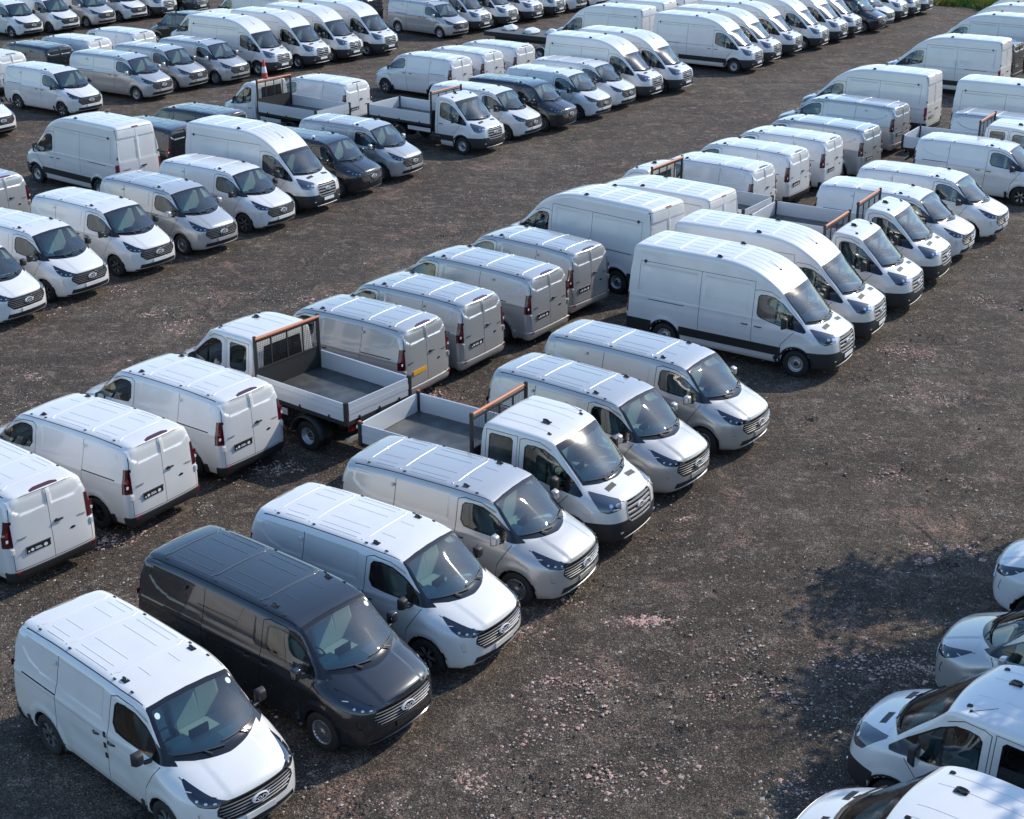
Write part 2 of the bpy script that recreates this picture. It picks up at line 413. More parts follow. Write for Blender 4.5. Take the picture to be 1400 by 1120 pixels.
# ------------------------------------------------------------------ prototypes: lists of parts
class Proto:
    def __init__(s, name): s.name = name; s.parts = []
    def add(s, name, mesh, parent=None, paint=False, label=None, loc=None, rz=0., tag=None):
        if mesh is None: return None
        s.parts.append(dict(name=name, mesh=mesh, parent=parent, paint=paint, label=label, loc=loc, rz=rz, tag=tag)); return len(s.parts)-1
def add_pieces(P, B, label, name, mat, off=0., rim=0., paint=False, parent=None):
    out = [P.add(name, B.part(label, name, mat, off, rim, sel=c), parent, paint=paint) for c in B.comps(label)]
    return out[0] if out else None
COUNT = [0]; STUFF = ('roof_ribs', 'panel_gap', 'roof_ditch', 'roof_mount', 'roof_rail', 'headboard_mesh', 'lettering')
def place(proto, x, y, th, name, label, cat, group=None, color='white', opts=()):
    o = bpy.data.objects.new(name, None); COL.objects.link(o); o.empty_display_size = .3
    o.location = (x, y, 0); o.rotation_euler = (0, 0, th); o['label'] = label; o['category'] = cat
    if group: o['group'] = group
    obs = []; steer = random.gauss(0, .06)
    for p in proto.parts:
        if p['tag'] and not any(t in opts for t in p['tag']): obs.append(None); continue
        q = bpy.data.objects.new(p['name'], p['mesh']); COL.objects.link(q)
        if p['name'] in STUFF: q['kind'] = 'stuff'
        par = o if p['parent'] is None else obs[p['parent']]
        if par is None: bpy.data.objects.remove(q); obs.append(None); continue
        q.parent = par
        if p['loc'] is not None: q.location = p['loc']; q.rotation_euler = (0, 0, p['rz'])
        if p['paint']:
            c = color
            if p['paint'] == 'mirror' : c = color if 'cmirror' in opts else 'trim'
            if p['paint'] == 'bumper': c = color if 'cbumper' in opts else 'trim'
            q.material_slots[0].link = 'OBJECT'; q.material_slots[0].material = M[c]
        if p['label']: q['label'] = p['label']
        obs.append(q); COUNT[0] += 1
    return o
# ------------------------------------------------------------------ wheels (outer face towards +y, origin at hub)
def tyre_mesh(R, wd, rr):
    p = [(rr-.02, -wd/2+.01), (rr+.01, -wd/2), (R-.03, -wd/2-.004), (R-.008, -wd/2+.02)]
    for k in range(5):
        a = -wd/2+.03+k*(wd-.06)/4
        p += [(R, a-.012), (R, a+.012), (R-.008, a+.016)] if k < 4 else [(R, a-.012), (R, a+.012)]
    p += [(R-.008, wd/2-.02), (R-.03, wd/2+.004), (rr+.03, wd/2+.002), (rr+.008, wd/2-.006), (rr-.012, wd/2-.02)]
    return MB().lathe(p, 36).mesh('tyre', ['tyre'])
def rim_alloy(rr, wd, n, mat, face, hub='gloss', twin=True):
    b = MB(); y0 = wd/2-.025
    b.lathe([(rr, y0+.010), (rr-.004, y0+.016), (rr-.018, y0+.010), (rr-.024, y0-.03), (rr-.04, -wd/2+.03), (.05, -wd/2+.03)], 36, mi=0)
    b.lathe([(.0, y0+.012), (.045, y0+.012), (.062, y0+.002), (.066, y0-.03)], 20, mi=0)
    b.lathe([(.0, y0+.016), (.026, y0+.015), (.03, y0+.010)], 14, mi=2)
    for i in range(n):
        for d in ((-.085, .085) if twin else (0,)):
            a = 2*pi*i/n; a1 = a+d*.55; a2 = a+d*1.6
            p0 = np.array([.052*cos(a1), y0-.004, .052*sin(a1)]); p1 = np.array([(rr-.016)*cos(a2), y0+.002, (rr-.016)*sin(a2)])
            pm = (p0+p1)/2+np.array([0, -.010, 0])
            b.sweep([p0, pm, p1], (0, 1, 0), [(.012, -.012), (.010, .010), (-.010, .010), (-.012, -.012)] if twin else [(.024, -.012), (.018, .010), (-.018, .010), (-.024, -.012)], mi=1, smooth=False)
    return b.mesh('rim', [mat, face, hub])
def rim_steel(rr, wd, dual=False):
    b = MB(); y0 = wd/2-.02
    b.lathe([(rr, y0+.006), (rr-.006, y0+.012), (rr-.016, y0+.002), (rr-.03, y0-.035), (rr-.05, y0-.055 if not dual else y0-.09), (rr-.075, y0-.052 if not dual else y0-.10)], 36)
    n = 14; ro = rr-.072; ri = rr-.100; y1 = y0-.050 if not dual else y0-.11
    for i in range(n):      # ring of ventilation slots: bridges between the holes
        a0 = 2*pi*i/n; a1 = a0+2*pi/n*.45
        v = [(ro*cos(a0), y1, ro*sin(a0)), (ro*cos(a1), y1, ro*sin(a1)), (ri*cos(a1), y1+.010, ri*sin(a1)), (ri*cos(a0), y1+.010, ri*sin(a0))]
        b.add(v, [(0, 1, 2, 3)])
    b.lathe([(ri+.001, y1+.010), (ri-.02, y1+.030), (.075, y1+.034), (.066, y1+.020)], 28)
    b.lathe([(.067, y1+.018), (.058, y1+.05), (.03, y1+.056), (0, y1+.056)], 20, mi=1)
    b.lathe([(rr-.05, -wd/2+.03), (0, -wd/2+.03)], 20, mi=1)
    for i in range(5):
        a = 2*pi*i/5; c = (.054*cos(a), y1+.05, .054*sin(a)); b.lathe([(0, .022), (.011, .018), (.011, -.01)], 6, c=c, mi=0, smooth=False)
    return b.mesh('rim', ['steel', 'trim'])
T_C = tyre_mesh(.335, .215, .212); T_T = tyre_mesh(.352, .225, .205)
R_AL = rim_alloy(.214, .215, 10, 'alloy', 'alloy', 'alloy'); R_BK = rim_alloy(.214, .215, 6, 'blackrim', 'alloy', 'blackrim', twin=True); R_BB = rim_alloy(.214, .215, 5, 'blackrim', 'blackrim', 'blackrim')
R_ST = rim_steel(.207, .225); R_DU = rim_steel(.207, .225, True)
def wheels(P, axles, yc, r, tyre, rims, dual_last=False):
    for i, xa in enumerate(axles):
        for sg in (1, -1):
            yy = yc-.0; t_ = P.add('wheel', tyre, None, loc=(xa, sg*yy, r), rz=0 if sg > 0 else pi)
            if dual_last and i == len(axles)-1:
                P.add('rim', R_DU, t_); P.add('inner_tyre', tyre, t_, loc=(0, -.25, 0))
            else:
                for rim, tag in rims: P.add('rim', rim, t_, tag=tag)
# ------------------------------------------------------------------ lettering
def text_mesh(txt, size, mat, shear=0., extrude=.001):
    c = bpy.data.curves.new('lettering', 'FONT'); c.body = txt; c.size = size; c.extrude = extrude; c.shear = shear; c.align_x = 'CENTER'; c.align_y = 'CENTER'; c.resolution_u = 2
    o = bpy.data.objects.new('t', c); COL.objects.link(o); dg = bpy.context.evaluated_depsgraph_get(); dg.update()
    me = bpy.data.meshes.new_from_object(o.evaluated_get(dg)); bpy.data.objects.remove(o); bpy.data.curves.remove(c)
    v = [tuple(q.co) for q in me.vertices]; f = [tuple(p.vertices) for p in me.polygons]; bpy.data.meshes.remove(me)
    return v, f
def add_text(mb, txt, size, org, U, Vv, mi, shear=0., ex=.001, sx=1.):
    v, f = text_mesh(txt, size, None, shear, ex); U = np.array(U, float); Vv = np.array(Vv, float); W = np.cross(U, Vv); org = np.array(org, float)
    mb.add([org+U*p[0]*sx+Vv*p[1]+W*p[2] for p in v], f, mi)
def badge_mesh(B, z, rx, rz, out=.012, x0=1.6):
    """oval badge that lies on the nose at height z"""
    p, n = B.hit([[x0, 0, z]], (-1, 0, 0)); p = p[0]; n = n[0]; n = np.array([n[0], 0, n[2]]); n /= np.linalg.norm(n)
    U = np.array([0, 1., 0]); V_ = np.cross(n, U); o = p+n*out; b = MB(); k = 28
    def ring(s_, h): return [o+U*rx*s_*cos(2*pi*i/k)+V_*rz*s_*sin(2*pi*i/k)+n*h for i in range(k)]
    r0, r1, r2, r3 = ring(1.0, -.02), ring(1.0, .006), ring(.86, .010), ring(.84, .004)
    for a, c in ((r0, r1), (r1, r2), (r2, r3)): b.add(a+c, [(i, (i+1) % k, (i+1) % k+k, i+k) for i in range(k)], 0, True)
    b.add(r3, [tuple(range(k))], 1)
    add_text(b, 'Ford', rz*1.75, o+n*.007-V_*rz*.02, U, V_, 0, .35, .001, 1.25)
    return b.mesh('badge', ['badgewhite', 'badge'])
def plate_mesh(kind):
    """0.52 x 0.11 plate in the yz plane, facing +x, origin at its centre"""
    b = MB()
    if kind == 'dealer':
        b.bbox(-.006, .004, -.26, .26, -.055, .055, .004, 0)
        r = random.Random(5)
        for cy, rr_ in ((-.14, .030), (.15, .036)):
            k = 12; b.add([(.006, cy+rr_*1.2*cos(2*pi*i/k), rr_*sin(2*pi*i/k)) for i in range(k)], [tuple(range(k))], 1)
        b.box(.004, .006, -.075, .07, -.020, -.004, 1); b.box(.004, .006, -.075, .05, .010, .022, 1); b.box(.004, .006, -.235, -.20, -.03, .0, 1)
    elif kind == 'yellow':
        b.bbox(-.006, .004, -.26, .26, -.055, .055, .004, 0); b.bbox(.004, .005, -.2, .2, .012, .034, .002, 1)
        me = b.mesh('number_plate', ['platey', 'platey']); return me
    else:
        b.bbox(-.006, .004, -.26, .26, -.055, .055, .004, 1)
    return b.mesh('number_plate', ['plateb', 'platew'])
PL_D, PL_Y, PL_W = plate_mesh('dealer'), plate_mesh('yellow'), plate_mesh('white')
def seat_mesh():
    b = MB(); b.bbox(-.02, .48, -.25, .25, .0, .14, .05)
    bm = bmesh.new(); bmesh.ops.create_cube(bm, size=1)
    for v in bm.verts:
        v.co = (-.06+v.co.x*.13-(v.co.z+.5)*.16, v.co.y*(.50 if v.co.z < 0 else .40), .44+v.co.z*.68)
    bmesh.ops.bevel(bm, geom=bm.edges[:], offset=.045, segments=2, profile=.6, affect='EDGES'); b.frombm(bm)
    bm = bmesh.new(); bmesh.ops.create_cube(bm, size=1)
    for v in bm.verts: v.co = (-.23+v.co.x*.09, v.co.y*.26, .88+v.co.z*.17)
    bmesh.ops.bevel(bm, geom=bm.edges[:], offset=.03, segments=2, profile=.6, affect='EDGES'); b.frombm(bm)
    b.box(-.235, -.215, -.06, -.04, .74, .82); b.box(-.235, -.215, .04, .06, .74, .82)
    return b.mesh('seat', ['seat'])
SEAT = seat_mesh()
def steering_mesh():
    b = MB(); n = 24; R = .18; r = .015; v = []; f = []
    for i in range(n):
        for j in range(6):
            a = 2*pi*i/n; c = 2*pi*j/6; rr = R+r*cos(c); x, y, z = r*sin(c), rr*cos(a), rr*sin(a)
            v.append((x*.75-z*.66, y, x*.66+z*.75)); f.append((i*6+j, i*6+(j+1) % 6, ((i+1) % n)*6+(j+1) % 6, ((i+1) % n)*6+j))
    b.add(v, f, 0, True)
    b.bbox(.0, .05, -.06, .06, -.05, .05, .02); b.box(.0, .02, -.17, .17, -.012, .012); b.box(.03, .25, -.03, .03, -.1, -.04)
    return b.mesh('steering_wheel', ['trim'])
STEER = steering_mesh()
def cabin(P, x_dash, z_dash, yd, x_bulk, z_floor, z_roof, yw, rows=(-.95,), seat_z=None, bulk=True):
    b = MB()   # dashboard with sloped top, instrument hood, centre screen
    v = []; 
    ys = (-yd, -yd*.5, 0, yd*.5, yd)
    prof = [(x_dash+.02, z_dash+.02), (x_dash-.35, z_dash-.01), (x_dash-.55, z_dash-.05), (x_dash-.62, z_dash-.16), (x_dash-.52, z_dash-.45), (x_dash-.2, z_dash-.5)]
    for yy in ys:
        k = 1-.12*(abs(yy)/yd)**2*0
        for px, pz in prof: v.append((px-(.16 if px > x_dash-.1 else .02)*(abs(yy)/yd)**2, yy, pz))
    n = len(prof); f = [(i*n+j, i*n+j+1, (i+1)*n+j+1, (i+1)*n+j) for i in range(4) for j in range(n-1)]; b.add(v, f, 0, True)
    b.bbox(x_dash-.66, x_dash-.46, -.56, -.22, z_dash-.06, z_dash+.05, .03, 0)
    b.bbox(x_dash-.62, x_dash-.585, -.16, .18, z_dash-.14, z_dash+.07, .01, 1)
    b.box(x_dash-.36, x_dash-.12, .15, .42, z_dash+.004, z_dash+.008, 2)
    P.add('dashboard', b.mesh('dashboard', ['dash', 'gloss', 'paper']))
    P.add('steering_wheel', STEER, loc=(x_dash-.80, -.38, z_dash-.06))
    for xr in rows:
        for yy in (-.40, .18, .58) if yw > .8 else (-.38, .38): P.add('seat', SEAT, loc=(xr, yy, z_floor+.28 if seat_z is None else seat_z))
    b = MB(); x1 = x_dash-.1; xb = x_bulk
    b.add([(xb, -yw, z_floor), (x1, -yw, z_floor), (x1, yw, z_floor), (xb, yw, z_floor)], [(0, 1, 2, 3)])
    b.add([(x1, -yw, z_floor), (x1, yw, z_floor), (x1+.1, yw, z_dash-.25), (x1+.1, -yw, z_dash-.25)], [(0, 1, 2, 3)])
    for sg in (1, -1): b.add([(xb, sg*yw, z_floor), (x1, sg*yw*.97, z_floor), (x1, sg*yw*.93, z_dash-.12), (xb, sg*yw, z_dash-.10)], [(0, 1, 2, 3)])
    b.add([(xb, -yw*.80, z_roof), (x_dash-.95, -yw*.8, z_roof), (x_dash-.95, yw*.8, z_roof), (xb, yw*.8, z_roof)], [(0, 1, 2, 3)])
    P.add('cabin_lining', b.mesh('cabin_lining', ['lining']))
    if bulk:
        b = MB(); b.add([(xb, -yw, z_floor), (xb, yw, z_floor), (xb-.02, yw*.86, z_roof+.05), (xb-.02, -yw*.86, z_roof+.05)], [(0, 1, 2, 3)])
        for q in (-.5, 0, .5): b.sweep([(xb+.004, q*yw-.1, z_floor+.2), (xb-.01, q*yw-.1, z_roof-.2)], (1, 0, 0), half_round(.06, .015))
        P.add('bulkhead', b.mesh('bulkhead', ['bulk']))
def mirror_mesh(sg, c, w_, h_, arm):
    b = MB(); bm = bmesh.new(); bmesh.ops.create_cube(bm, size=1)
    for v in bm.verts:
        s_ = 1 if v.co.x < 0 else .72
        v.co = (c[0]+v.co.x*.13, c[1]*sg+v.co.y*w_*s_, c[2]+v.co.z*h_*s_)
    bmesh.ops.bevel(bm, geom=bm.edges[:], offset=.042, segments=3, profile=.6, affect='EDGES'); b.frombm(bm, 0, True)
    b.sweep([(c[0]+.02, sg*(c[1]-w_*.4), c[2]-h_*.38), (c[0]+.05, sg*arm[1], arm[2])], (0, 0, 1), [(.03, -.02), (.03, .02), (-.03, .02), (-.03, -.02)], 1)
    b.add([(c[0]-.067, c[1]*sg-w_*.40, c[2]-h_*.40), (c[0]-.067, c[1]*sg+w_*.40, c[2]-h_*.40), (c[0]-.067, c[1]*sg+w_*.40, c[2]+h_*.40), (c[0]-.067, c[1]*sg-w_*.40, c[2]+h_*.40)], [(0, 1, 2, 3)] , 2)
    return b.mesh('mirror', ['trim', 'trim', 'chrome'])
def surf_path(B, pts, d, off=0.):
    p, n = B.hit(np.array(pts, float), d); return p+n*off, n
def wiper(B, y0, z0, y1, z1, ya, za):
    n_ = 9; pts = [[1.6, y0+(y1-y0)*i/(n_-1), z0+(z1-z0)*i/(n_-1)] for i in range(n_)]
    p, n = surf_path(B, pts, (-1, 0, 0), .012); b = MB(); b.sweep(p, n, [(.010, 0), (.006, .022), (-.006, .022), (-.010, 0)], smooth=False)
    k = 5; pts = [[1.6, ya+(y0*.45+y1*.55-ya)*i/(k-1), za+(z0*.45+z1*.55-za)*i/(k-1)] for i in range(k)]
    p, n = surf_path(B, pts, (-1, 0, 0), .03); b.sweep(p, n, [(.012, 0), (.012, .014), (-.012, .014), (-.012, 0)], smooth=False)
    return b.mesh('wiper', ['trim'])
def inset(poly, d):
    """shrink a convex polygon"""
    A = sum(poly[i][0]*poly[(i+1) % len(poly)][1]-poly[(i+1) % len(poly)][0]*poly[i][1] for i in range(len(poly)))
    if A < 0: poly = poly[::-1]
    n = len(poly); out = []
    for i in range(n):
        p0, p1, p2 = [np.array(poly[(i+k) % n], float) for k in (-1, 0, 1)]
        e1 = (p1-p0)/np.linalg.norm(p1-p0); e2 = (p2-p1)/np.linalg.norm(p2-p1); n1 = np.array([-e1[1], e1[0]]); n2 = np.array([-e2[1], e2[0]])
        m_ = n1+n2; m_ /= max(np.linalg.norm(m_)**2/2, .25); out.append(tuple(p1+m_*d))
    return out
def rib_parts(P, B, xs, y0, name='roof_bead', w_=.045, h_=.016, endturn=0.):
    for x in xs:
        ys = np.linspace(-y0, y0, 25); pts = [[x+(-endturn if abs(q) > y0-.07 else 0), q, 4.] for q in ys]
        p, n = surf_path(B, pts, (0, 0, -1)); b = MB(); b.sweep(p, n, half_round(w_, h_, 6)); P.add(name, b.mesh(name, ['white']), paint=True)
def grooves(B, segs, w_=.022, h_=.009):
    b = MB()
    for x0, x1, y in segs:
        k = max(3, int(abs(x1-x0)/.15)+2); p, n = surf_path(B, [[x0+(x1-x0)*i/(k-1), y, 4.] for i in range(k)], (0, 0, -1)); b.sweep(p, n, half_round(w_, h_, 5))
    return b.mesh('roof_ribs', ['white'])
def fin_mesh(c, s=1.):
    b = MB(); x, y, z = c
    b.bbox(x-.075*s, x+.06*s, y-.048*s, y+.048*s, z-.012, z+.016, .012)
    v = []; f = []
    for hx, hy, hz in ((1, 1, 0), (.96, .85, .5), (.8, .55, .85), (.45, .25, 1.)):
        for i in range(12):
            a = 2*pi*i/12; v.append((x-.01*s-.015*hz*s+.062*s*hx*cos(a), y+.032*s*hy*sin(a), z+.012+.045*s*hz))
    for k in range(3): f += [(k*12+i, k*12+(i+1) % 12, k*12+12+(i+1) % 12, k*12+12+i) for i in range(12)]
    f.append(tuple(range(36, 48))); b.add(v, f, 0, True); return b.mesh('roof_antenna', ['gloss'])
def handle_mesh(B, x, z, sg, w_=.17):
    p, n = surf_path(B, [[x-w_/2+w_*i/6, sg*1.5, z] for i in range(7)], (0, -sg, 0)); b = MB()
    off = np.array([.004, .02, .03, .032, .03, .02, .004])[:, None]; b.sweep(p+n*off, n, [(.014, 0), (.010, .012), (-.010, .012), (-.014, 0)])
    return b.mesh('handle', ['trim'])
def lamp_cells(B, pts, sg, r=.022):
    b = MB()
    for (x, z, rr, mi) in pts:
        p, n = surf_path(B, [[x+.6, sg*(abs(x)*0+1.35), z]], (-.66, -sg*.75, 0), -.001) if False else surf_path(B, [[x[0]+.65*.7, sg*(x[1]+.75*.7), z]], (-.65, -sg*.75, 0), .001)
        n = n[0]; p = p[0]; U = np.cross((0, 0, 1), n); U /= np.linalg.norm(U); V_ = np.cross(n, U); k = 12
        o = [p+U*rr[0]*cos(2*pi*i/k)+V_*rr[1]*sin(2*pi*i/k) for i in range(k)]; b.add(o+[p+n*.006], [(i, (i+1) % k, k) for i in range(k)], mi, True)
    return b.mesh('lamp', ['lamp', 'clear', 'lampdim'])
# ------------------------------------------------------------------ mid-size panel van
def build_custom(long=False):
    dx = -.4 if long else 0.; xr = -4.12+dx; ra = -3.1+dx
    sil = Sil([(.60, .25), (.80, .25), (.90, .31), (.945, .42), (.95, .60), (.945, .78), (.925, .88), (.885, .955), (.80, 1.01), (.55, 1.115), (.30, 1.205), (.24, 1.235), (.19, 1.27), (-.10, 1.485), (-.42, 1.725), (-.53, 1.80), (-.68, 1.88), (-.95, 1.945), (-1.4, 1.98), (-2.4, 1.99),
               (xr+.6, 1.98), (xr+.28, 1.955), (xr+.14, 1.925), (xr+.07, 1.86), (xr+.045, 1.6), (xr+.02, 1.1), (xr, .75), (xr, .45), (xr+.03, .32), (xr+.12, .26), (xr+.5, .25), (-1.5, .25)], nch=2)
    zt = [.2, .3, .42, .6, .8, .95, 1.08, 1.20, 1.35, 1.6, 1.8, 1.95, 2.1]; wt = [.88, .935, .965, .982, .990, .990, .982, .968, .925, .875, .828, .775, .70]
    rec = [(xr+.40, 1.83), (xr+.36, 1.62), (xr+.55, 1.47), (xr+.95, 1.37), (-2.3, 1.345), (-1.50, 1.345), (-1.50, 1.83)]
    def field(x, y, z):
        a = np.abs(y)
        W = np.interp(z, zt, wt)
        W = W-.115*ss((x+1.25)/1.45)*ss((z-1.0)/.35)-.05*ss((x+1.3)/.9)*ss((z-1.3)/.4)
        W = W-.045*ss((x-.25)/.7)-.02*ss((x+.05)/.5)*ss((z-.55)/.4)
        # waist crease and flared arches
        W = W+.010*np.exp(-((z-1.19)/.035)**2)*ss((.1-x)/.4)
        W = W-.014*np.exp(-((z-.78)/.16)**2)*ss((-.62-x)/.3)*ss((x-ra-.62)/.3)
        for xa in (0., ra):
            r = np.sqrt((x-xa)**2+(z-.34)**2); W = W+.020*np.exp(-((r-.46)/.07)**2)
        if True:
            sd_ = poly_sd(rec, x, z); W = W-.013*ss((-sd_)/.045)
        fr = ss((x+.7)/.5)
        t = ss((z-1.15)/.1)
        sw_lo = .20*a**2+.42*a**7
        sw_hi = np.interp(z, [1.25, 1.85, 2.0], [.33, .20, .12])*a**2
        xe = x+fr*((1-t)*sw_lo+t*sw_hi)
        rr = ss((-2.9+dx-x)/.6); xe = xe-rr*(.035*a**2+.07*a**8)
        ze = z+.055*a**2+.05*a**6*ss((x+.2)/.4)-.012*ss((.46-a)/.06)*ss((x-.1)/.2)*ss((z-.85)/.1)+ss((x-.1)/.2)*.02*np.exp(-((a-.62)/.12)**2)*0
        k = .05+.10*ss((-.55-x)/.6)*ss((z-1.5)/.3)+.12*ss((x-.2)/.4)+.05*rr
        f1 = sil(xe, ze)
        f1 = f1+.024*ss((.80-a)/.045)*ss((z-1.55-.10*ss((a-.55)/.25))/.045)*ss((1.90-z)/.05)*ss((a-.045)/.03)*ss((-3.4+dx-x)/.2)      # rear window pressings
        f1 = f1+.022*ss((.56-a)/.06)*ss((z-.66)/.03)*ss((1.00-z)/.03)*ss((-3.5+dx-x)/.2)*0
        f = smax(f1, a-W, k)
        f = f+.030*ss((.66-a)/.05)*ss((z-.54)/.03)*ss((.90-z)/.03)*ss((x-.6)/.15)*0
        for xa in (0., ra):
            f = np.maximum(f, -np.maximum(np.sqrt((x-xa)**2+(z-.325)**2)-.395, .60-a))
        return f
    B = Body(field, (xr-.1, -1.06, .18), (1.05, 1.06, 2.08), .042); B.start()
    P = Proto('custom'); g = 'gap'
    DR = -1.33; SL = -2.75+(0 if not long else 0)
    for sg in (1, -1):
        F = SIDE[sg]
        side = dict(frame=F, only=('body',), nmin=.35)
        win = [(-1.245, 1.42), (-1.235, 1.70), (-1.18, 1.765), (-1.02, 1.775), (-.80, 1.735), (-.55, 1.615), (-.20, 1.385), (.07, 1.205), (-.30, 1.235), (-.95, 1.285), (-1.16, 1.315)]
        B.cut(win, F, 'wtrim%d' % sg, ('body',), .3)
        B.cut(inset(win, .028)[:], F, 'wglass%d' % sg, ('wtrim%d' % sg,), .3, box=(-2, -.46, -2, 2, 0, 3))
        B.strip([(DR-.08, .30), (DR-.02, .9), (DR, 1.2), (DR, 1.80), (-1.2, 1.845), (-.85, 1.81), (-.55, 1.68)], .013, F, g, ('body',), .3)
        B.strip([(-.45, .32), (-.40, .75), (-.22, 1.03), (-.12, 1.19)], .013, F, g, ('body',), .3)
        B.strip([(SL, .32), (SL, 1.84), ], .013, F, g, ('body',), .3)
        B.strip([(SL-.02, 1.225), (SL-.95, 1.225)], .022, F, 'rail', ('body',), .3)
        # tail lamp wraps the corner
        B.cut([(xr-.1, .99), (xr+.11, .99), (xr+.125, 1.50), (xr-.1, 1.50)], F, 'tail%d' % sg, ('body',), .2, box=(xr-.2, xr+.3, -2, 2, 0, 3))
        y0, y1 = sorted((sg*.835, sg*1.05))
        B.cut([(y0, .99), (y1, .99), (y1, 1.50), (y0, 1.50)], REAR, 'tail%d' % sg, ('body',), .15, box=(xr-.2, xr+.2, -2, 2, 0, 3))
        # head lamp
        B.cut([(-.375, .895), (-.20, .838), (.05, .868), (.19, .950), (.335, 1.105), (.31, 1.118), (.10, 1.05), (-.12, .978)], diag(sg), 'head%d' % sg, ('body',), .1, box=(.2, 1.1, -1.1, 1.1, .7, 1.3))
        B.cut([(-.05, .60), (.02, .60), (.05, .74), (.0, .78)], diag(sg), 'nook%d' % sg, ('body',), .1, box=(.3, 1.1, -1.1, 1.1, .5, .9))
    # front: windscreen, grille, lower grille, bonnet outline
    ws = [(-.815, 1.272), (-.5, 1.226), (0, 1.208), (.5, 1.226), (.815, 1.272), (.715, 1.812), (.69, 1.835), (.35, 1.858), (0, 1.866), (-.35, 1.858), (-.69, 1.835), (-.715, 1.812)]
    wsi = [(-.742, 1.335), (-.70, 1.315), (-.4, 1.285), (0, 1.272), (.4, 1.285), (.70, 1.315), (.742, 1.335), (.662, 1.785), (.63, 1.800), (.3, 1.822), (0, 1.828), (-.3, 1.822), (-.63, 1.800), (-.662, 1.785)]
    B.cut(ws, FRONT, 'frit', ('body',), .2, box=(-1., 1, -1, 1, 1.1, 1.95)); B.cut(wsi, FRONT, 'screen', ('frit',), .2)
    B.cut([(-.50, .585), (.50, .585), (.655, .72), (.645, .80), (.56, .895), (-.56, .895), (-.645, .80), (-.655, .72)], FRONT, 'grille', ('body', 'head1', 'head-1'), .25, box=(.5, 1.1, -1, 1, .4, 1.0))
    B.cut([(-.70, .335), (.70, .335), (.66, .455), (-.66, .455)], FRONT, 'lower', ('body',), .25)
    B.cut([(-.80, .26), (.80, .26), (.78, .315), (-.78, .315)], FRONT, 'lip', ('body',), .1)
    for sg in (1, -1): B.strip([(.18, sg*.80), (.48, sg*.775), (.66, sg*.70), (.76, sg*.60)], .011, TOP, g, ('body',), .3)
    for sg in (1, -1): B.strip([(-.72, sg*.70), (-1.2, sg*.735), (xr+.35, sg*.735)], .014, TOP, 'ditch', ('body',), .5)
    # rear doors
    B.strip([(-.86, .50), (-.86, .95), (-.84, 1.52), (-.77, 1.87), (-.4, 1.885), (.4, 1.885), (.77, 1.87), (.84, 1.52), (.86, .95), (.86, .50), (-.86, .50)], .012, REAR, g, ('body',), .3, box=(xr-.2, xr+.13, -2, 2, 0, 3))
    B.strip([(.02, .50), (.02, 1.885)], .012, REAR, g, ('body',), .3, box=(xr-.2, xr+.13, -2, 2, 0, 3))
    B.cut([(xr+.13, -.30), (xr+.175, -.30), (xr+.215, -.18), (xr+.215, .18), (xr+.175, .30), (xr+.13, .30)], TOP, 'brake', ('body',), .3)
    B.cut([(-1.2, .2), (1.2, .2), (1.2, .47), (-1.2, .47)], REAR, 'rbump', ('body',), .1)
    for sg in (1, -1): B.cut([(xr-.2, .2), (xr+.24, .2), (xr+.20, .47), (xr-.2, .47)], SIDE[sg], 'rbump', ('body',), .1)
    for xa in (0., ra):
        for sg in (1, -1): B.cut([(xa+.408*cos(2*pi*i/26), .325+.408*sin(2*pi*i/26)) for i in range(26)], SIDE[sg], 'liner', ('body', 'rbump', g), .05, box=(xa-.5, xa+.5, -2, 2, 0, 1))
    # regions
    for sg in (1, -1):
        B.region(lambda c, n, s=sg: c.y*s > .5 and n.y*s > .2 and DR+.01 < c.x < -.13+.35*(c.z-1.1) - .25*max(0, .9-c.z) and .30 < c.z < (1.84 if c.x < -.9 else 1.84-.45*(c.x+.9)) and abs(n.x) < .6, 'fdoor%d' % sg)
        B.region(lambda c, n, s=sg: c.y*s > .5 and n.y*s > .25 and SL+.01 < c.x < DR-.08 and .32 < c.z < 1.84, 'sdoor%d' % sg)
        B.region(lambda c, n, s=sg: n.x < -.3 and .03 < c.y*s+(0 if s > 0 else .04) and abs(c.y) < .855-.10*max(0, c.z-1.5) and .505 < c.z < 1.88 and (c.y > .025 if s > 0 else c.y < .015), 'rdoor%d' % sg)
    for xa in (0., ra): B.region(lambda c, n, xa=xa: math.hypot(c.x-xa, c.z-.325) < .4085, 'liner', ('body', 'rbump'))
    for xa in (0., ra): B.region(lambda c, n, xa=xa: math.hypot(c.x-xa, c.z-.325) < .40 and abs(c.y) < .66, 'liner', ('body',))
    B.region(lambda c, n: c.x > .19 and c.z > .87 and abs(c.y) < (.79 if c.x < .5 else .79-.62*(c.x-.5)) and n.z > .25, 'bonnet')
    B.finish()
    body = P.add('body', B.part('body', 'body', 'white'), paint=True)
    add_pieces(P, B, 'liner', 'arch_liner', 'chassis')
    P.add('panel_gap', B.part(g, 'panel_gap', 'gap', -.008)); P.add('roof_ditch', B.part('ditch', 'roof_ditch', 'gap', -.006)); add_pieces(P, B, 'rail', 'door_rail', 'gap', -.008)
    P.add('bonnet', B.part('bonnet', 'bonnet', 'white', .002, .02), paint=True)
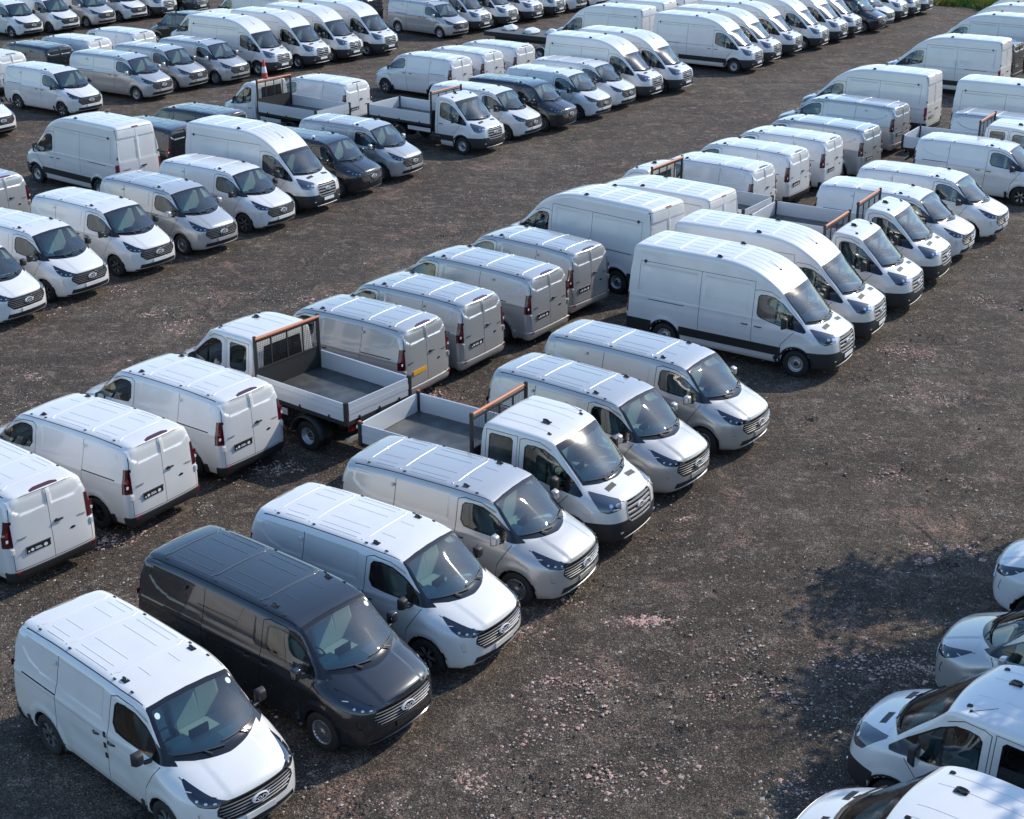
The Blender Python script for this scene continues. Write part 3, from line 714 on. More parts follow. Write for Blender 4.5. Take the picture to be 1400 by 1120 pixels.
    for sg in (1, -1):
        d = P.add('front_door', B.part('fdoor%d' % sg, 'front_door', 'white', 0, .02), paint=True)
        P.add('side_window', B.part('wglass%d' % sg, 'side_window', 'sglass', -.006), d)
        P.add('window_surround', B.part('wtrim%d' % sg, 'window_surround', 'gloss', -.002, .02), d)
        P.add('handle', handle_mesh(B, -1.22, 1.10, sg), d)
        P.add('mirror', mirror_mesh(sg, (-.36, 1.09, 1.31), .19, .23, (0, .88, 1.22)), d, paint='mirror')
        sd2 = P.add('sliding_door', B.part('sdoor%d' % sg, 'sliding_door', 'white', 0, .02), paint=True)
        P.add('handle', handle_mesh(B, -1.62, 1.11, sg, .15), sd2)
        r = P.add('rear_door', B.part('rdoor%d' % sg, 'rear_door', 'white', 0, .02), paint=True)
        h = P.add('headlight', B.part('head%d' % sg, 'headlight', 'lens', -.003, .02))
        P.add('lamp', lamp_cells(B, [((.78, .64), .900, (.026, .016), 0), ((.70, .74), .912, (.026, .018), 0), ((.60, .82), .935, (.024, .020), 0), ((.48, .90), 1.01, (.06, .007), 1)], sg), h)
        P.add('bumper_crease', B.part('nook%d' % sg, 'bumper_crease', 'white', -.012), paint=True)
        tl = P.add('tail_light', B.part('tail%d' % sg, 'tail_light', 'darkred', .006, .02))
        p, n = surf_path(B, [[xr-.5, sg*.915, 1.14]], (1, 0, 0), .010); b = MB()
        b.bbox(p[0][0]-.004, p[0][0]+.01, p[0][1]-.035, p[0][1]+.035, 1.10, 1.16, .006, 0); b.bbox(p[0][0]-.003, p[0][0]+.008, p[0][1]-.03, p[0][1]+.03, 1.20, 1.30, .006, 1)
        P.add('lamp', b.mesh('lamp', ['clear', 'red']), tl)
    fr = P.add('windscreen_surround', B.part('frit', 'windscreen_surround', 'gloss', -.001, .015))
    sc = P.add('windscreen', B.part('screen', 'windscreen', 'glass', -.001))
    for sg in (1, -1):
        p, n = surf_path(B, [[1.6, sg*.62, 1.735]], (-1, 0, 0), .003); b = MB(); n0 = n[0]; U = np.cross((0, 0, 1), n0); U /= np.linalg.norm(U); V_ = np.cross(n0, U); k = 14
        b.add([p[0]+U*.04*cos(2*pi*i/k)+V_*.05*sin(2*pi*i/k) for i in range(k)], [tuple(range(k))]); P.add('sticker', b.mesh('sticker', ['greenst']), sc, tag=['sticker2'] if sg < 0 else ['sticker', 'sticker2'])
    P.add('wiper', wiper(B, -.70, 1.31, -.02, 1.262, -.25, 1.235)); P.add('wiper', wiper(B, -.02, 1.30, .62, 1.29, .45, 1.24))
    # grille: dark recess, frame, bright bars, badge
    gr = P.add('grille', B.part('grille', 'grille', 'gloss', -.022))
    for i, z in enumerate((.632, .682, .732, .782, .832)):
        wd = np.interp(z, [.585, .72, .80, .895], [.49, .635, .63, .55]); ys = np.linspace(-wd, wd, 21); p, n = surf_path(B, [[1.6, q, z] for q in ys], (-1, 0, 0), -.012)
        b = MB(); b.sweep(p, n, [(.009, 0), (.007, .012), (-.003, .015), (-.009, 0)], smooth=False); P.add('grille_bar', b.mesh('grille_bar', ['barmetal']), gr)
    out = [(-.50, .585), (-.655, .72), (-.645, .80), (-.56, .895), (0, .898), (.56, .895), (.645, .80), (.655, .72), (.50, .585), (0, .583), (-.5, .585)]
    pp = []
    for a, c in zip(out[:-1], out[1:]):
        for t in np.linspace(0, 1, 8)[:-1]: pp.append([1.6, a[0]+(c[0]-a[0])*t, a[1]+(c[1]-a[1])*t])
    pp.append(pp[0]); p, n = surf_path(B, pp, (-1, 0, 0), -.004); b = MB(); b.sweep(p, n, [(.011, -.01), (.008, .008), (-.008, .008), (-.011, -.01)], smooth=False, cap=False); P.add('grille_frame', b.mesh('grille_frame', ['trim']), gr)
    P.add('badge', badge_mesh(B, .745, .145, .066, .014), gr)
    add_pieces(P, B, 'lower', 'lower_grille', 'trim', -.015)
    P.add('bumper_lip', B.part('lip', 'bumper_lip', 'trim', .006, .02), paint='bumper')
    rb = add_pieces(P, B, 'rbump', 'rear_bumper', 'trim', .030, .04, 'bumper')
    for sg in (1, -1):
        p, n = surf_path(B, [[xr-.5, sg*.80, .455]], (1, 0, 0), .03); b = MB(); b.bbox(p[0][0]-.004, p[0][0]+.02, p[0][1]-.10, p[0][1]+.06, .43, .475, .006); P.add('reflector', b.mesh('reflector', ['red']), rb)
    P.add('brake_light', B.part('brake', 'brake_light', 'darkred', .004, .01))
    # number plates and lettering
    p, n = surf_path(B, [[1.6, 0, .515]], (-1, 0, 0), .006); b = MB(); b.bbox(p[0][0]-.012, p[0][0]+.006, -.26, .26, .465, .565, .005); P.add('plate_holder', b.mesh('plate_holder', ['white']), paint=True)
    for k_, zz in enumerate((1.17, .99, .81)):
        p, n = surf_path(B, [[-1.40, -1.5, zz]], (0, 1, 0), .002); b = MB(); b.bbox(-1.43, -1.37, p[0][1]-.008, p[0][1]+.01, zz-.045, zz+.045, .006); P.add('door_catch', b.mesh('door_catch', ['trim']), tag=['sticker2'])
    p, n = surf_path(B, [[xr-.5, .35, .83]], (1, 0, 0), .012)
    P.add('number_plate', PL_D, loc=tuple(p[0]), rz=pi, tag=['dealer']); P.add('number_plate', PL_Y, loc=tuple(p[0]), rz=pi, tag=['yellow'])
    b = MB(); p, n = surf_path(B, [[xr-.5, .35, .905]], (1, 0, 0), .02); b.bbox(p[0][0]-.01, p[0][0]+.02, .08, .62, .893, .915, .006); P.add('plate_lamp_bar', b.mesh('plate_lamp_bar', ['trim']), tag=['dealer'])
    b = MB(); p, n = surf_path(B, [[xr-.5, .64, 1.10], [xr-.5, -.62, 1.10]], (1, 0, 0), .004)
    add_text(b, 'TRANSIT', .060, p[0], (0, -1, 0), (0, 0, 1), 0, sx=1.1); add_text(b, 'CUSTOM', .055, p[1], (0, -1, 0), (0, 0, 1), 0, sx=1.1); P.add('lettering', b.mesh('lettering', ['trim']))
    b = MB(); p, n = surf_path(B, [[xr-.5, -.14, 1.20]], (1, 0, 0), .02); b.bbox(p[0][0]-.02, p[0][0]+.02, -.24, -.05, 1.185, 1.215, .01); b.bbox(p[0][0]-.03, p[0][0]+.01, -.12, -.07, 1.20, 1.24, .01); P.add('rear_handle', b.mesh('rear_handle', ['trim']))
    b = MB(); p, n = surf_path(B, [[xr-.5, -.43, .93]], (1, 0, 0), .004)
    k = 16; b.add([(p[0][0]-.006, -.43+.06*cos(2*pi*i/k), .93+.026*sin(2*pi*i/k)) for i in range(k)], [tuple(range(k))]); P.add('badge', b.mesh('badge', ['badge']))
    for sg in (1, -1):
        b = MB(); p, n = surf_path(B, [[xr-.5, sg*.865, .90], [xr-.5, sg*.865, 1.72]], (1, 0, 0), .01)
        b.bbox(p[0][0]-.03, p[0][0]+.03, p[0][1]-.035, p[0][1]+.035, .84, .96, .015); P.add('door_hinge', b.mesh('door_hinge', ['white']), paint=True)
        b = MB(); b.bbox(p[1][0]-.02, p[1][0]+.03, p[1][1]-.015, p[1][1]+.025, 1.69, 1.75, .01); P.add('door_hinge', b.mesh('door_hinge', ['white']), paint=True)
    # roof
    beads = [-1.55, -2.75, -3.95 if long else -3.55]; rib_parts(P, B, beads, .63, w_=.05, h_=.013, endturn=.04)
    segs = [(-1.44, -1.14, q) for q in (-.26, .26)]
    segs += [(-2.60, -1.72, q) for q in (-.49, -.25, .25, .49)] + [(beads[2]+.14, -2.92, q) for q in (-.49, -.25, .25, .49)]
    P.add('roof_ribs', grooves(B, segs), paint=True)
    for sg in (1, -1):
        p, n = surf_path(B, [[-1.30, sg*.585, 4]], (0, 0, -1)); P.add('roof_antenna', fin_mesh(p[0], .95))
        b = MB()
        for x in (-1.02, beads[0]+.09, beads[1]+.1, beads[2]+.06):
            p, n = surf_path(B, [[x, sg*.665, 4]], (0, 0, -1)); b.bbox(x-.03, x+.03, p[0][1]-.014, p[0][1]+.014, p[0][2]-.01, p[0][2]+.014, .005)
        P.add('roof_mount', b.mesh('roof_mount', ['trim']))
        b = MB()
        for a, c in ((beads[0]-.16, beads[1]+.18), (beads[1]-.14, beads[2]+.2)):
            p, n = surf_path(B, [[a+(c-a)*i/6, sg*.615, 4.] for i in range(7)], (0, 0, -1)); b.sweep(p, n, half_round(.02, .010))
        P.add('roof_rail', b.mesh('roof_rail', ['white']), paint=True)
    wheels(P, (0., ra), .875, .335, T_C, [(R_AL, ['alloy']), (R_BK, ['blackwheel']), (R_BB, ['blackrim'])])
    b = MB(); b.box(xr+.4, .5, -.75, .75, .24, .40)
    P.add('underbody', b.mesh('underbody', ['chassis']))
    cabin(P, .28-.13, 1.19, .80, -1.42, .55, 1.80, .86)
    return P
# ------------------------------------------------------------------ large van: high roof panel van, single and crew cab dropsides
def build_transit(kind):
    van = kind in ('high', 'mid'); top = {'high': 2.75, 'mid': 2.48}.get(kind)
    dbl = kind == 'crew'; xc = -2.20 if dbl else -1.42          # rear wall of the cab
    ra = -3.78 if van else (-3.93 if dbl else -3.50); xr = -4.98
    nose = [(.60, .28), (.84, .28), (.95, .33), (1.005, .45), (1.01, .62), (.995, .78), (.975, .92), (.95, 1.04), (.90, 1.12), (.82, 1.17), (.62, 1.255), (.42, 1.335), (.36, 1.365), (.32, 1.41), (.05, 1.645), (-.28, 1.935), (-.44, 2.055)]
    if kind == 'high': P_ = nose+[(-.55, 2.13), (-.78, 2.30), (-1.10, 2.50), (-1.45, 2.63), (-1.9, 2.715), (-2.5, 2.745), (-4.3, 2.745), (xr+.25, 2.735), (xr+.14, 2.70), (xr+.09, 2.60), (xr+.06, 2.2)]
    elif kind == 'mid': P_ = nose+[(-.52, 2.11), (-.75, 2.22), (-1.10, 2.34), (-1.6, 2.43), (-2.2, 2.48), (-4.3, 2.48), (xr+.25, 2.47), (xr+.14, 2.44), (xr+.09, 2.36), (xr+.06, 2.1)]
    else: P_ = nose+[(-.50, 2.10), (-.62, 2.155), (-.85, 2.215), (-1.15, 2.25)]+([(-1.8, 2.265)] if dbl else [])+[(xc+.16, 2.25 if not dbl else 2.262), (xc+.06, 2.225), (xc+.015, 2.14), (xc, 1.9), (xc, .60), (xc+.05, .42)]
    if van: P_ += [(xr+.02, 1.4), (xr, .8), (xr, .5), (xr+.03, .38), (xr+.12, .34)]
    P_ += [((xr+.5) if van else xc+.2, .30), (-1.0, .28)]
    sil = Sil(P_, nch=2)
    zt = [.2, .35, .48, .7, .9, 1.1, 1.25, 1.45, 1.7, 2.0, 2.3, 2.6, 2.8]; wt = [.90, .965, .985, 1.01, 1.02, 1.015, 1.0, .985, .962, .925, .885, .845, .80]
    top_ = top or 2.26
    rec1 = [(xr+.42, 2.22), (xr+.42, 1.46), (-2.88, 1.46), (-2.88, 2.22)]; rec2 = [(-2.70, 2.22), (-2.70, 1.46), (-1.42, 1.46), (-1.42, 2.22)]
    if kind == 'mid': rec1 = [(a, min(b_, 2.0)) for a, b_ in rec1]; rec2 = [(a, min(b_, 2.0)) for a, b_ in rec2]
    def field(x, y, z):
        a = np.abs(y); W = np.interp(z, zt, wt)
        W = W-.135*ss((x+1.15)/1.35)*ss((z-1.15)/.3)-.06*ss((x+1.3)/1.0)*ss((z-1.5)/.5)
        W = W-.07*ss((x-.20)/.75)-.035*ss((x+.05)/.5)*ss((z-.8)/.35)
        for xa in (0., ra):
            r = np.sqrt((x-xa)**2+(z-.36)**2); W = W+.022*np.exp(-((r-.47)/.07)**2)*(1 if van or xa == 0 else 0)
        W = W-.012*ss((x+1.18)/.1)*0
        if van:
            W = W-.007*ss(-poly_sd(rec1, x, z)/.05)-.007*ss(-poly_sd(rec2, x, z)/.05)
            W = W+.010*np.exp(-((z-1.33)/.03)**2)*ss((-.2-x)/.3)
        fr = ss((x+.8)/.5); t = ss((z-1.25)/.12)
        sw_lo = .17*a**2+.30*a**7; sw_hi = np.interp(z, [1.38, 2.07, 2.4, 2.8], [.30, .18, .14, .14])*a**2
        xe = x+fr*((1-t)*sw_lo+t*sw_hi)
        if van: rr = ss((-3.9-x)/.5); xe = xe-rr*(.02*a**2+.03*a**8)
        else: rr = 0*x
        ze = z+.045*a**2+.05*a**6*ss((x+.2)/.4)
        k = .05+.05*ss((-.5-x)/.6)*ss((z-1.9)/.3)+.11*ss((x-.25)/.4)
        f1 = sil(xe, ze)
        if van: f1 = f1+.020*ss((.86-a)/.045)*ss((z-1.46)/.05)*ss(((2.30 if kind == 'high' else 2.15)-z)/.05)*ss((a-.045)/.03)*ss((-4.4-x)/.2)
        f = smax(f1, a-W, k)
        for xa in ((0., ra) if van else (0.,)):
            f = np.maximum(f, -np.maximum(np.sqrt((x-xa)**2+(z-.345)**2)-.415, .58-a))
        if not van: f = np.maximum(f, -np.maximum(np.maximum(x-(-1.15 if not dbl else -1.9), z-.60), -99))
        return f
    B = Body(field, ((xr if van else xc)-.1, -1.10, .22), (1.12, 1.10, top_+.08), .046 if van else .042); B.start()
    P = Proto('transit_'+kind); g = 'gap'; DR = -1.27; SL = -2.79
    roofz = {'high': 2.30, 'mid': 2.2}.get(kind, 2.13)
    for sg in (1, -1):
        F = SIDE[sg]
        win = [(-1.165, 1.50), (-1.16, 1.93), (-1.10, 1.995), (-.95, 2.005), (-.74, 1.965), (-.50, 1.83), (-.05, 1.455), (.19, 1.235), (.16, 1.195), (-.55, 1.275), (-1.02, 1.375), (-1.12, 1.42)]
        B.cut(win, F, 'wtrim%d' % sg, ('body',), .3, box=(-1.4, .5, -2, 2, 1, 2.2))
        wi = inset(win, .026)
        B.cut(wi, F, 'wglass%d' % sg, ('wtrim%d' % sg,), .3, box=(-2, -.645, -2, 2, 0, 3)); B.cut(wi, F, 'wglass%d' % sg, ('wtrim%d' % sg,), .3, box=(-.585, -.22, -2, 2, 0, 3))
        B.strip([(DR, .47), (DR, 2.07), (-1.15, 2.11), (-.85, 2.09), (-.60, 1.96)], .013, F, g, ('body',), .3)
        B.strip([(-.50, .45), (-.44, .80), (-.20, 1.08), (-.10, 1.19)], .013, F, g, ('body',), .3)
        if dbl:
            w2 = [(-2.0, 1.50), (-2.0, 2.0), (-1.95, 2.05), (-1.48, 2.05), (-1.43, 2.0), (-1.43, 1.46), (-1.48, 1.41), (-1.95, 1.43)]
            B.cut(w2, F, 'w2trim%d' % sg, ('body',), .3); B.cut(inset(w2, .026), F, 'w2glass%d' % sg, ('w2trim%d' % sg,), .3)
            B.strip([(-2.07, .62), (-2.07, 2.11), (DR-.06, 2.11), (DR-.06, .5)], .012, F, g, ('body',), .3)
        if van:
            B.strip([(SL, .47), (SL, roofz)], .013, F, g, ('body',), .3); B.strip([(xr+.38, roofz), (DR+.0, roofz)], .012, F, g, ('body',), .3); B.strip([(DR, 2.07), (DR, roofz)], .012, F, g, ('body',), .3)
            B.strip([(xr+.38, 1.5), (xr+.38, roofz)], .010, F, g, ('body',), .3)
            if kind == 'high': B.strip([(SL-.45, 1.30), (SL-1.50, 1.30)], .022, F, 'rail', ('body',), .3)
            for a, c in ((-.44, xr+1.2+.44), ): B.cut([(ra+.43, .485), (-.43, .485), (-.43, .72), (ra+.43, .72)], F, 'mould%d' % sg, ('body', g), .2)
            B.cut([(xr-.1, .30), (ra-.40, .30), (ra-.40, .72), (xr-.1, .72)], F, 'rbump', ('body',), .1)
        else:
            B.cut([(xc-.02, .485), (-.43, .485), (-.43, .72), (xc-.02, .72)], F, 'mould%d' % sg, ('body', g), .2)
        B.cut([(.34, .2), (1.1, .2), (1.1, .735), (.36, .735)], F, 'fbump', ('body',), .05)
        if van:
            B.cut([(xr-.1, .86), (xr+.10, .86), (xr+.115, 1.40), (xr-.1, 1.40)], F, 'tail%d' % sg, ('body',), .2, box=(xr-.2, xr+.3, -2, 2, 0, 3))
            y0, y1 = sorted((sg*.885, sg*1.1)); B.cut([(y0, .86), (y1, .86), (y1, 1.40), (y0, 1.40)], REAR, 'tail%d' % sg, ('body',), .15, box=(xr-.2, xr+.2, -2, 2, 0, 3))
        B.cut([(-.285, .995), (.0, .945), (.145, .985), (.355, 1.285), (.33, 1.295), (.05, 1.235), (-.24, 1.16), (-.285, 1.13)], diag(sg), 'head%d' % sg, ('body', g), .1, box=(.25, 1.1, -1.1, 1.1, .85, 1.4))
    B.cut([(-1.2, .2), (1.2, .2), (1.2, .735), (-1.2, .735)], FRONT, 'fbump', ('body',), .1, box=(.3, 1.2, -2, 2, 0, 1))
    ws = [(-.805, 1.375), (-.5, 1.345), (0, 1.335), (.5, 1.345), (.805, 1.375), (.775, 2.03), (.755, 2.065), (.35, 2.085), (0, 2.09), (-.35, 2.085), (-.755, 2.065), (-.775, 2.03)]
    wsi = [(-.745, 1.445), (-.70, 1.425), (-.4, 1.405), (0, 1.395), (.4, 1.405), (.70, 1.425), (.745, 1.445), (.725, 1.945), (.70, 1.965), (.3, 1.985), (0, 1.99), (-.3, 1.985), (-.70, 1.965), (-.725, 1.945)]
    B.cut(ws, FRONT, 'frit', ('body',), .2, box=(-1.1, 1, -1, 1, 1.25, 2.2)); B.cut(wsi, FRONT, 'screen', ('frit',), .2)
    B.cut([(-.36, .665), (.36, .665), (.455, .76), (.47, 1.01), (.41, 1.105), (-.41, 1.105), (-.47, 1.01), (-.455, .76)], FRONT, 'grille', ('body', 'fbump'), .2, box=(.6, 1.1, -1, 1, .5, 1.2))
    for sg in (1, -1):
        B.strip([(.28, sg*.79), (.55, sg*.75), (.74, sg*.66), (.86, sg*.47)], .011, TOP, g, ('body',), .3)
        y0, y1 = sorted((sg*.23, sg*.54)); B.cut([(.44, y0), (.55, y0), (.55, y1), (.44, y1)], TOP, 'vent%d' % sg, ('body',), .3, box=(.3, .8, -1, 1, 1.1, 1.5))
    if van:
        zt_ = {'high': 2.60, 'mid': 2.36}[kind]
        B.strip([(-.90, .62), (-.90, 1.5), (-.84, zt_), (.84, zt_), (.90, 1.5), (.90, .62), (-.90, .62)], .012, REAR, g, ('body', 'rbump'), .3, box=(xr-.2, xr+.2, -2, 2, 0, 3)); B.strip([(.02, .62), (.02, zt_)], .012, REAR, g, ('body',), .3, box=(xr-.2, xr+.2, -2, 2, 0, 3))
        B.cut([(-1.2, .2), (1.2, .2), (1.2, .58), (-1.2, .58)], REAR, 'rbump', ('body',), .1)
        B.cut([(-.14, top_-.135), (.14, top_-.135), (.14, top_-.085), (-.14, top_-.085)], REAR, 'brake', ('body',), .05, box=(xr-.2, xr+.3, -2, 2, 0, 3))
    else:
        B.cut([(-.62, 1.50), (.62, 1.50), (.58, 2.0), (-.58, 2.0)], REAR, 'rearwin', ('body',), .5)
    for xa in ((0., ra) if van else (0.,)):
        for sg in (1, -1):
            for rr_ in (.482, .426): B.cut([(xa+rr_*cos(2*pi*i/26), .345+rr_*sin(2*pi*i/26)) for i in range(26)], SIDE[sg], 'archtrim' if rr_ > .45 else 'liner', ('body', 'rbump', 'fbump', 'archtrim', 'mould%d' % sg, g), .05, box=(xa-.6, xa+.6, -2, 2, 0, 1.1))
    for sg in (1, -1):
        B.region(lambda c, n, s=sg: c.y*s > .5 and n.y*s > .2 and DR+.005 < c.x < -.12+.30*(c.z-1.1)-.25*max(0, .9-c.z) and .72 < c.z < (2.09 if c.x < -.85 else 2.09-.52*(c.x+.85)) and abs(n.x) < .6, 'fdoor%d' % sg)
        if van:
            B.region(lambda c, n, s=sg: c.y*s > .5 and n.y*s > .25 and SL+.005 < c.x < DR-.005 and .72 < c.z < roofz-.005, 'sdoor%d' % sg)
            B.region(lambda c, n, s=sg: n.x < -.3 and abs(c.y) < .893-.055*max(0, c.z-1.5) and .625 < c.z < zt_-.006 and (c.y > .026 if s > 0 else c.y < .014), 'rdoor%d' % sg)
        if dbl: B.region(lambda c, n, s=sg: c.y*s > .5 and n.y*s > .25 and -2.065 < c.x < DR-.065 and .72 < c.z < 2.105, 'bdoor%d' % sg)
    for xa in ((0., ra) if van else (0.,)):
        B.region(lambda c, n, xa=xa: math.hypot(c.x-xa, c.z-.345) < .4265, 'liner', ('body', 'rbump', 'fbump', 'archtrim'))
    B.region(lambda c, n: c.x > .29 and c.z > 1.03 and abs(c.y) < (.765 if c.x < .5 else .765-.75*(c.x-.5)) and n.z > .3, 'bonnet')
    B.finish()
    P.add('body', B.part('body', 'body', 'white'), paint=True)
    add_pieces(P, B, 'liner', 'arch_liner', 'chassis'); add_pieces(P, B, 'archtrim', 'arch_trim', 'trim', .008, .02)
    P.add('panel_gap', B.part(g, 'panel_gap', 'gap', -.008)); add_pieces(P, B, 'rail', 'door_rail', 'gap', -.008)
    bn = P.add('bonnet', B.part('bonnet', 'bonnet', 'white', .002, .02), paint=True)
    add_pieces(P, B, 'fbump', 'front_bumper', 'trim', .004, .02)
    if van: add_pieces(P, B, 'rbump', 'rear_bumper', 'trim', .02, .03); P.add('brake_light', B.part('brake', 'brake_light', 'red', .004, .01))
    else: P.add('rear_window', B.part('rearwin', 'rear_window', 'gloss', -.004, .02))
    for sg in (1, -1):
        d = P.add('front_door', B.part('fdoor%d' % sg, 'front_door', 'white', 0, .02), paint=True)
        P.add('side_window', B.part('wglass%d' % sg, 'side_window', 'sglass', -.006), d); P.add('window_surround', B.part('wtrim%d' % sg, 'window_surround', 'gloss', -.002, .02), d)
        P.add('handle', handle_mesh(B, -1.09, 1.15, sg, .2), d)
        P.add('mirror', mirror_mesh(sg, (-.30, 1.16, 1.44), .20, .34, (.02, .90, 1.27)), d)
        add_pieces(P, B, 'mould%d' % sg, 'side_moulding', 'trim', .012, .03)
        sd2 = P.add('sliding_door', B.part('sdoor%d' % sg, 'sliding_door', 'white', 0, .02), paint=True) if van else None
        if van: P.add('handle', handle_mesh(B, -1.47, 1.16, sg, .18), sd2)
        if van: P.add('rear_door', B.part('rdoor%d' % sg, 'rear_door', 'white', 0, .02), paint=True)
        if dbl:
            d2 = P.add('rear_side_door', B.part('bdoor%d' % sg, 'rear_side_door', 'white', 0, .02), paint=True)
            P.add('side_window', B.part('w2glass%d' % sg, 'side_window', 'sglass', -.006), d2); P.add('window_surround', B.part('w2trim%d' % sg, 'window_surround', 'gloss', -.002, .02), d2)
        h = P.add('headlight', B.part('head%d' % sg, 'headlight', 'tlens', -.003, .02, 'gloss'))
        P.add('lamp', lamp_cells(B, [((.85, .66), 1.075, (.072, .046), 0), ((.74, .77), 1.085, (.040, .042), 0), ((.82, .69), 1.008, (.10, .009), 1)], sg), h)
        P.add('bonnet_vent', B.part('vent%d' % sg, 'bonnet_vent', 'trim', -.006, .01), bn)
        b = MB(); p, n = surf_path(B, [[.95+.5, sg*(.62+.4), .50]], (-.8, -sg*.6, 0), .004); b.bbox(p[0][0]-.02, p[0][0]+.012, p[0][1]-.05, p[0][1]+.05, .48, .515, .006); P.add('fog_lamp', b.mesh('fog_lamp', ['lamp']))
        if van:
            tl = P.add('tail_light', B.part('tail%d' % sg, 'tail_light', 'red', .006, .02))
            p, n = surf_path(B, [[xr-.5, sg*.94, 1.0]], (1, 0, 0), .010); b = MB(); b.bbox(p[0][0]-.004, p[0][0]+.01, p[0][1]-.03, p[0][1]+.03, .93, 1.04, .006, 0); P.add('lamp', b.mesh('lamp', ['clear']), tl)
            for zz in (.80, 1.62, 2.3 if kind == 'high' else 2.1):
                b = MB(); p, n = surf_path(B, [[xr-.5, sg*(.93-.04*max(0, zz-1.4)), zz]], (1, 0, 0), .01); b.bbox(p[0][0]-.015, p[0][0]+.04, p[0][1]-.025, p[0][1]+.025, zz-.04, zz+.04, .01); P.add('door_hinge', b.mesh('door_hinge', ['trim' if zz > 1 else 'white']))
    P.add('windscreen_surround', B.part('frit', 'windscreen_surround', 'gloss', -.001, .015)); P.add('windscreen', B.part('screen', 'windscreen', 'tglass', -.001))
    P.add('wiper', wiper(B, -.70, 1.43, -.02, 1.37, -.25, 1.345)); P.add('wiper', wiper(B, .0, 1.41, .66, 1.40, .45, 1.35))
    gr = P.add('grille', B.part('grille', 'grille', 'gloss', -.030))
    for i, (z, hh) in enumerate(((.745, .020), (.845, .026), (.945, .026), (1.04, .020))):
        wd = np.interp(z, [.665, .76, 1.01, 1.105], [.35, .435, .45, .40]); ys = np.linspace(-wd, wd, 15); p, n = surf_path(B, [[1.6, q, z] for q in ys], (-1, 0, 0), -.022)
        b = MB(); b.sweep(p, n, [(hh, 0), (hh*.8, .018), (-hh*.6, .022), (-hh, 0)], smooth=False); P.add('grille_bar', b.mesh('grille_bar', ['silverbar']), gr)
    out = [(-.36, .665), (-.455, .76), (-.47, 1.01), (-.41, 1.105), (0, 1.108), (.41, 1.105), (.47, 1.01), (.455, .76), (.36, .665), (0, .663), (-.36, .665)]; pp = []
    for a, c in zip(out[:-1], out[1:]):
        for t in np.linspace(0, 1, 7)[:-1]: pp.append([1.6, a[0]+(c[0]-a[0])*t, a[1]+(c[1]-a[1])*t])
    pp.append(pp[0]); p, n = surf_path(B, pp, (-1, 0, 0), -.004); b = MB(); b.sweep(p, n, [(.016, -.01), (.012, .010), (-.012, .010), (-.016, -.01)], smooth=False, cap=False); P.add('grille_frame', b.mesh('grille_frame', ['silverbar']), gr)
    P.add('badge', badge_mesh(B, .895, .12, .052, .006), gr)
    p, n = surf_path(B, [[1.6, 0, .56]], (-1, 0, 0), .012); P.add('number_plate', PL_W, loc=tuple(p[0]), tag=['fplate'])
    b = MB(); ys = np.linspace(-.52, .52, 15); p, n = surf_path(B, [[1.6, q, .335] for q in ys], (-1, 0, 0), .002); b.sweep(p, n, [(.028, 0), (.02, .02), (-.02, .02), (-.028, 0)]); P.add('bumper_step', b.mesh('bumper_step', ['underrun']))
    if van:
        zs = beads = [-2.05, -2.82, -3.60, -4.38]; rib_parts(P, B, beads, .66, w_=.04, h_=.014)
        segs = [(-2.72, -2.15, q) for q in (-.58, -.3, 0, .3, .58)]+[(-3.5, -2.92, q) for q in (-.58, -.3, 0, .3, .58)]+[(-4.28, -3.7, q) for q in (-.58, -.3, 0, .3, .58)]
        segs += [(-1.95, -.98 if kind == 'high' else -1.2, q) for q in (-.52, -.26, 0, .26, .52)]+[(-4.75, -4.48, q) for q in (-.5, 0, .5)]
        P.add('roof_ribs', grooves(B, segs), paint=True)
        for q in (-.70, .70): p, n = surf_path(B, [[-2.39, q, 4]], (0, 0, -1)); P.add('roof_antenna', fin_mesh(p[0], 1.1))
        p, n = surf_path(B, [[-1.0, 0, 4]], (0, 0, -1)); b = MB(); b.bbox(p[0][0]-.03, p[0][0]+.03, -.025, .025, p[0][2]-.01, p[0][2]+.02, .008); b.sweep([p[0], p[0]+np.array([-.32, 0, .20])], (0, 1, 0), rect(.006, .006)); P.add('aerial', b.mesh('aerial', ['gloss']))
        p, n = surf_path(B, [[xr-.5, .40, .93]], (1, 0, 0), .012); P.add('number_plate', PL_D, loc=tuple(p[0]), rz=pi, tag=['dealer'])
        b = MB(); p, n = surf_path(B, [[xr-.5, .58, 1.16]], (1, 0, 0), .004); add_text(b, 'TRANSIT', .085, p[0], (0, -1, 0), (0, 0, 1), 0, sx=1.1); P.add('lettering', b.mesh('lettering', ['trim']))
        b = MB(); p, n = surf_path(B, [[xr-.5, -.18, 1.22]], (1, 0, 0), .02); b.bbox(p[0][0]-.02, p[0][0]+.02, -.30, -.08, 1.20, 1.24, .01); P.add('rear_handle', b.mesh('rear_handle', ['trim']))
        b = MB(); b.box(xr+.4, .5, -.75, .75, .28, .42); P.add('underbody', b.mesh('underbody', ['chassis']))
        wheels(P, (0., ra), .89, .352, T_T, [(R_ST, None)])
        cabin(P, .28-.12, 1.32, .80, -1.45, .65, 2.0, .88, rows=(-1.0,))
    else:
        segs = [(xc+.2, -.75, q) for q in ((-.55, -.28, .28, .55) if dbl else (-.5, .5))]; P.add('roof_ribs', grooves(B, segs), paint=True)
        for q in (-.60, .60): p, n = surf_path(B, [[-.78, q, 4]], (0, 0, -1)); P.add('roof_antenna', fin_mesh(p[0], .6))
        p, n = surf_path(B, [[-1.06, -.05 if not dbl else -.25, 4]], (0, 0, -1)); P.add('roof_antenna', fin_mesh(p[0], 1.35))
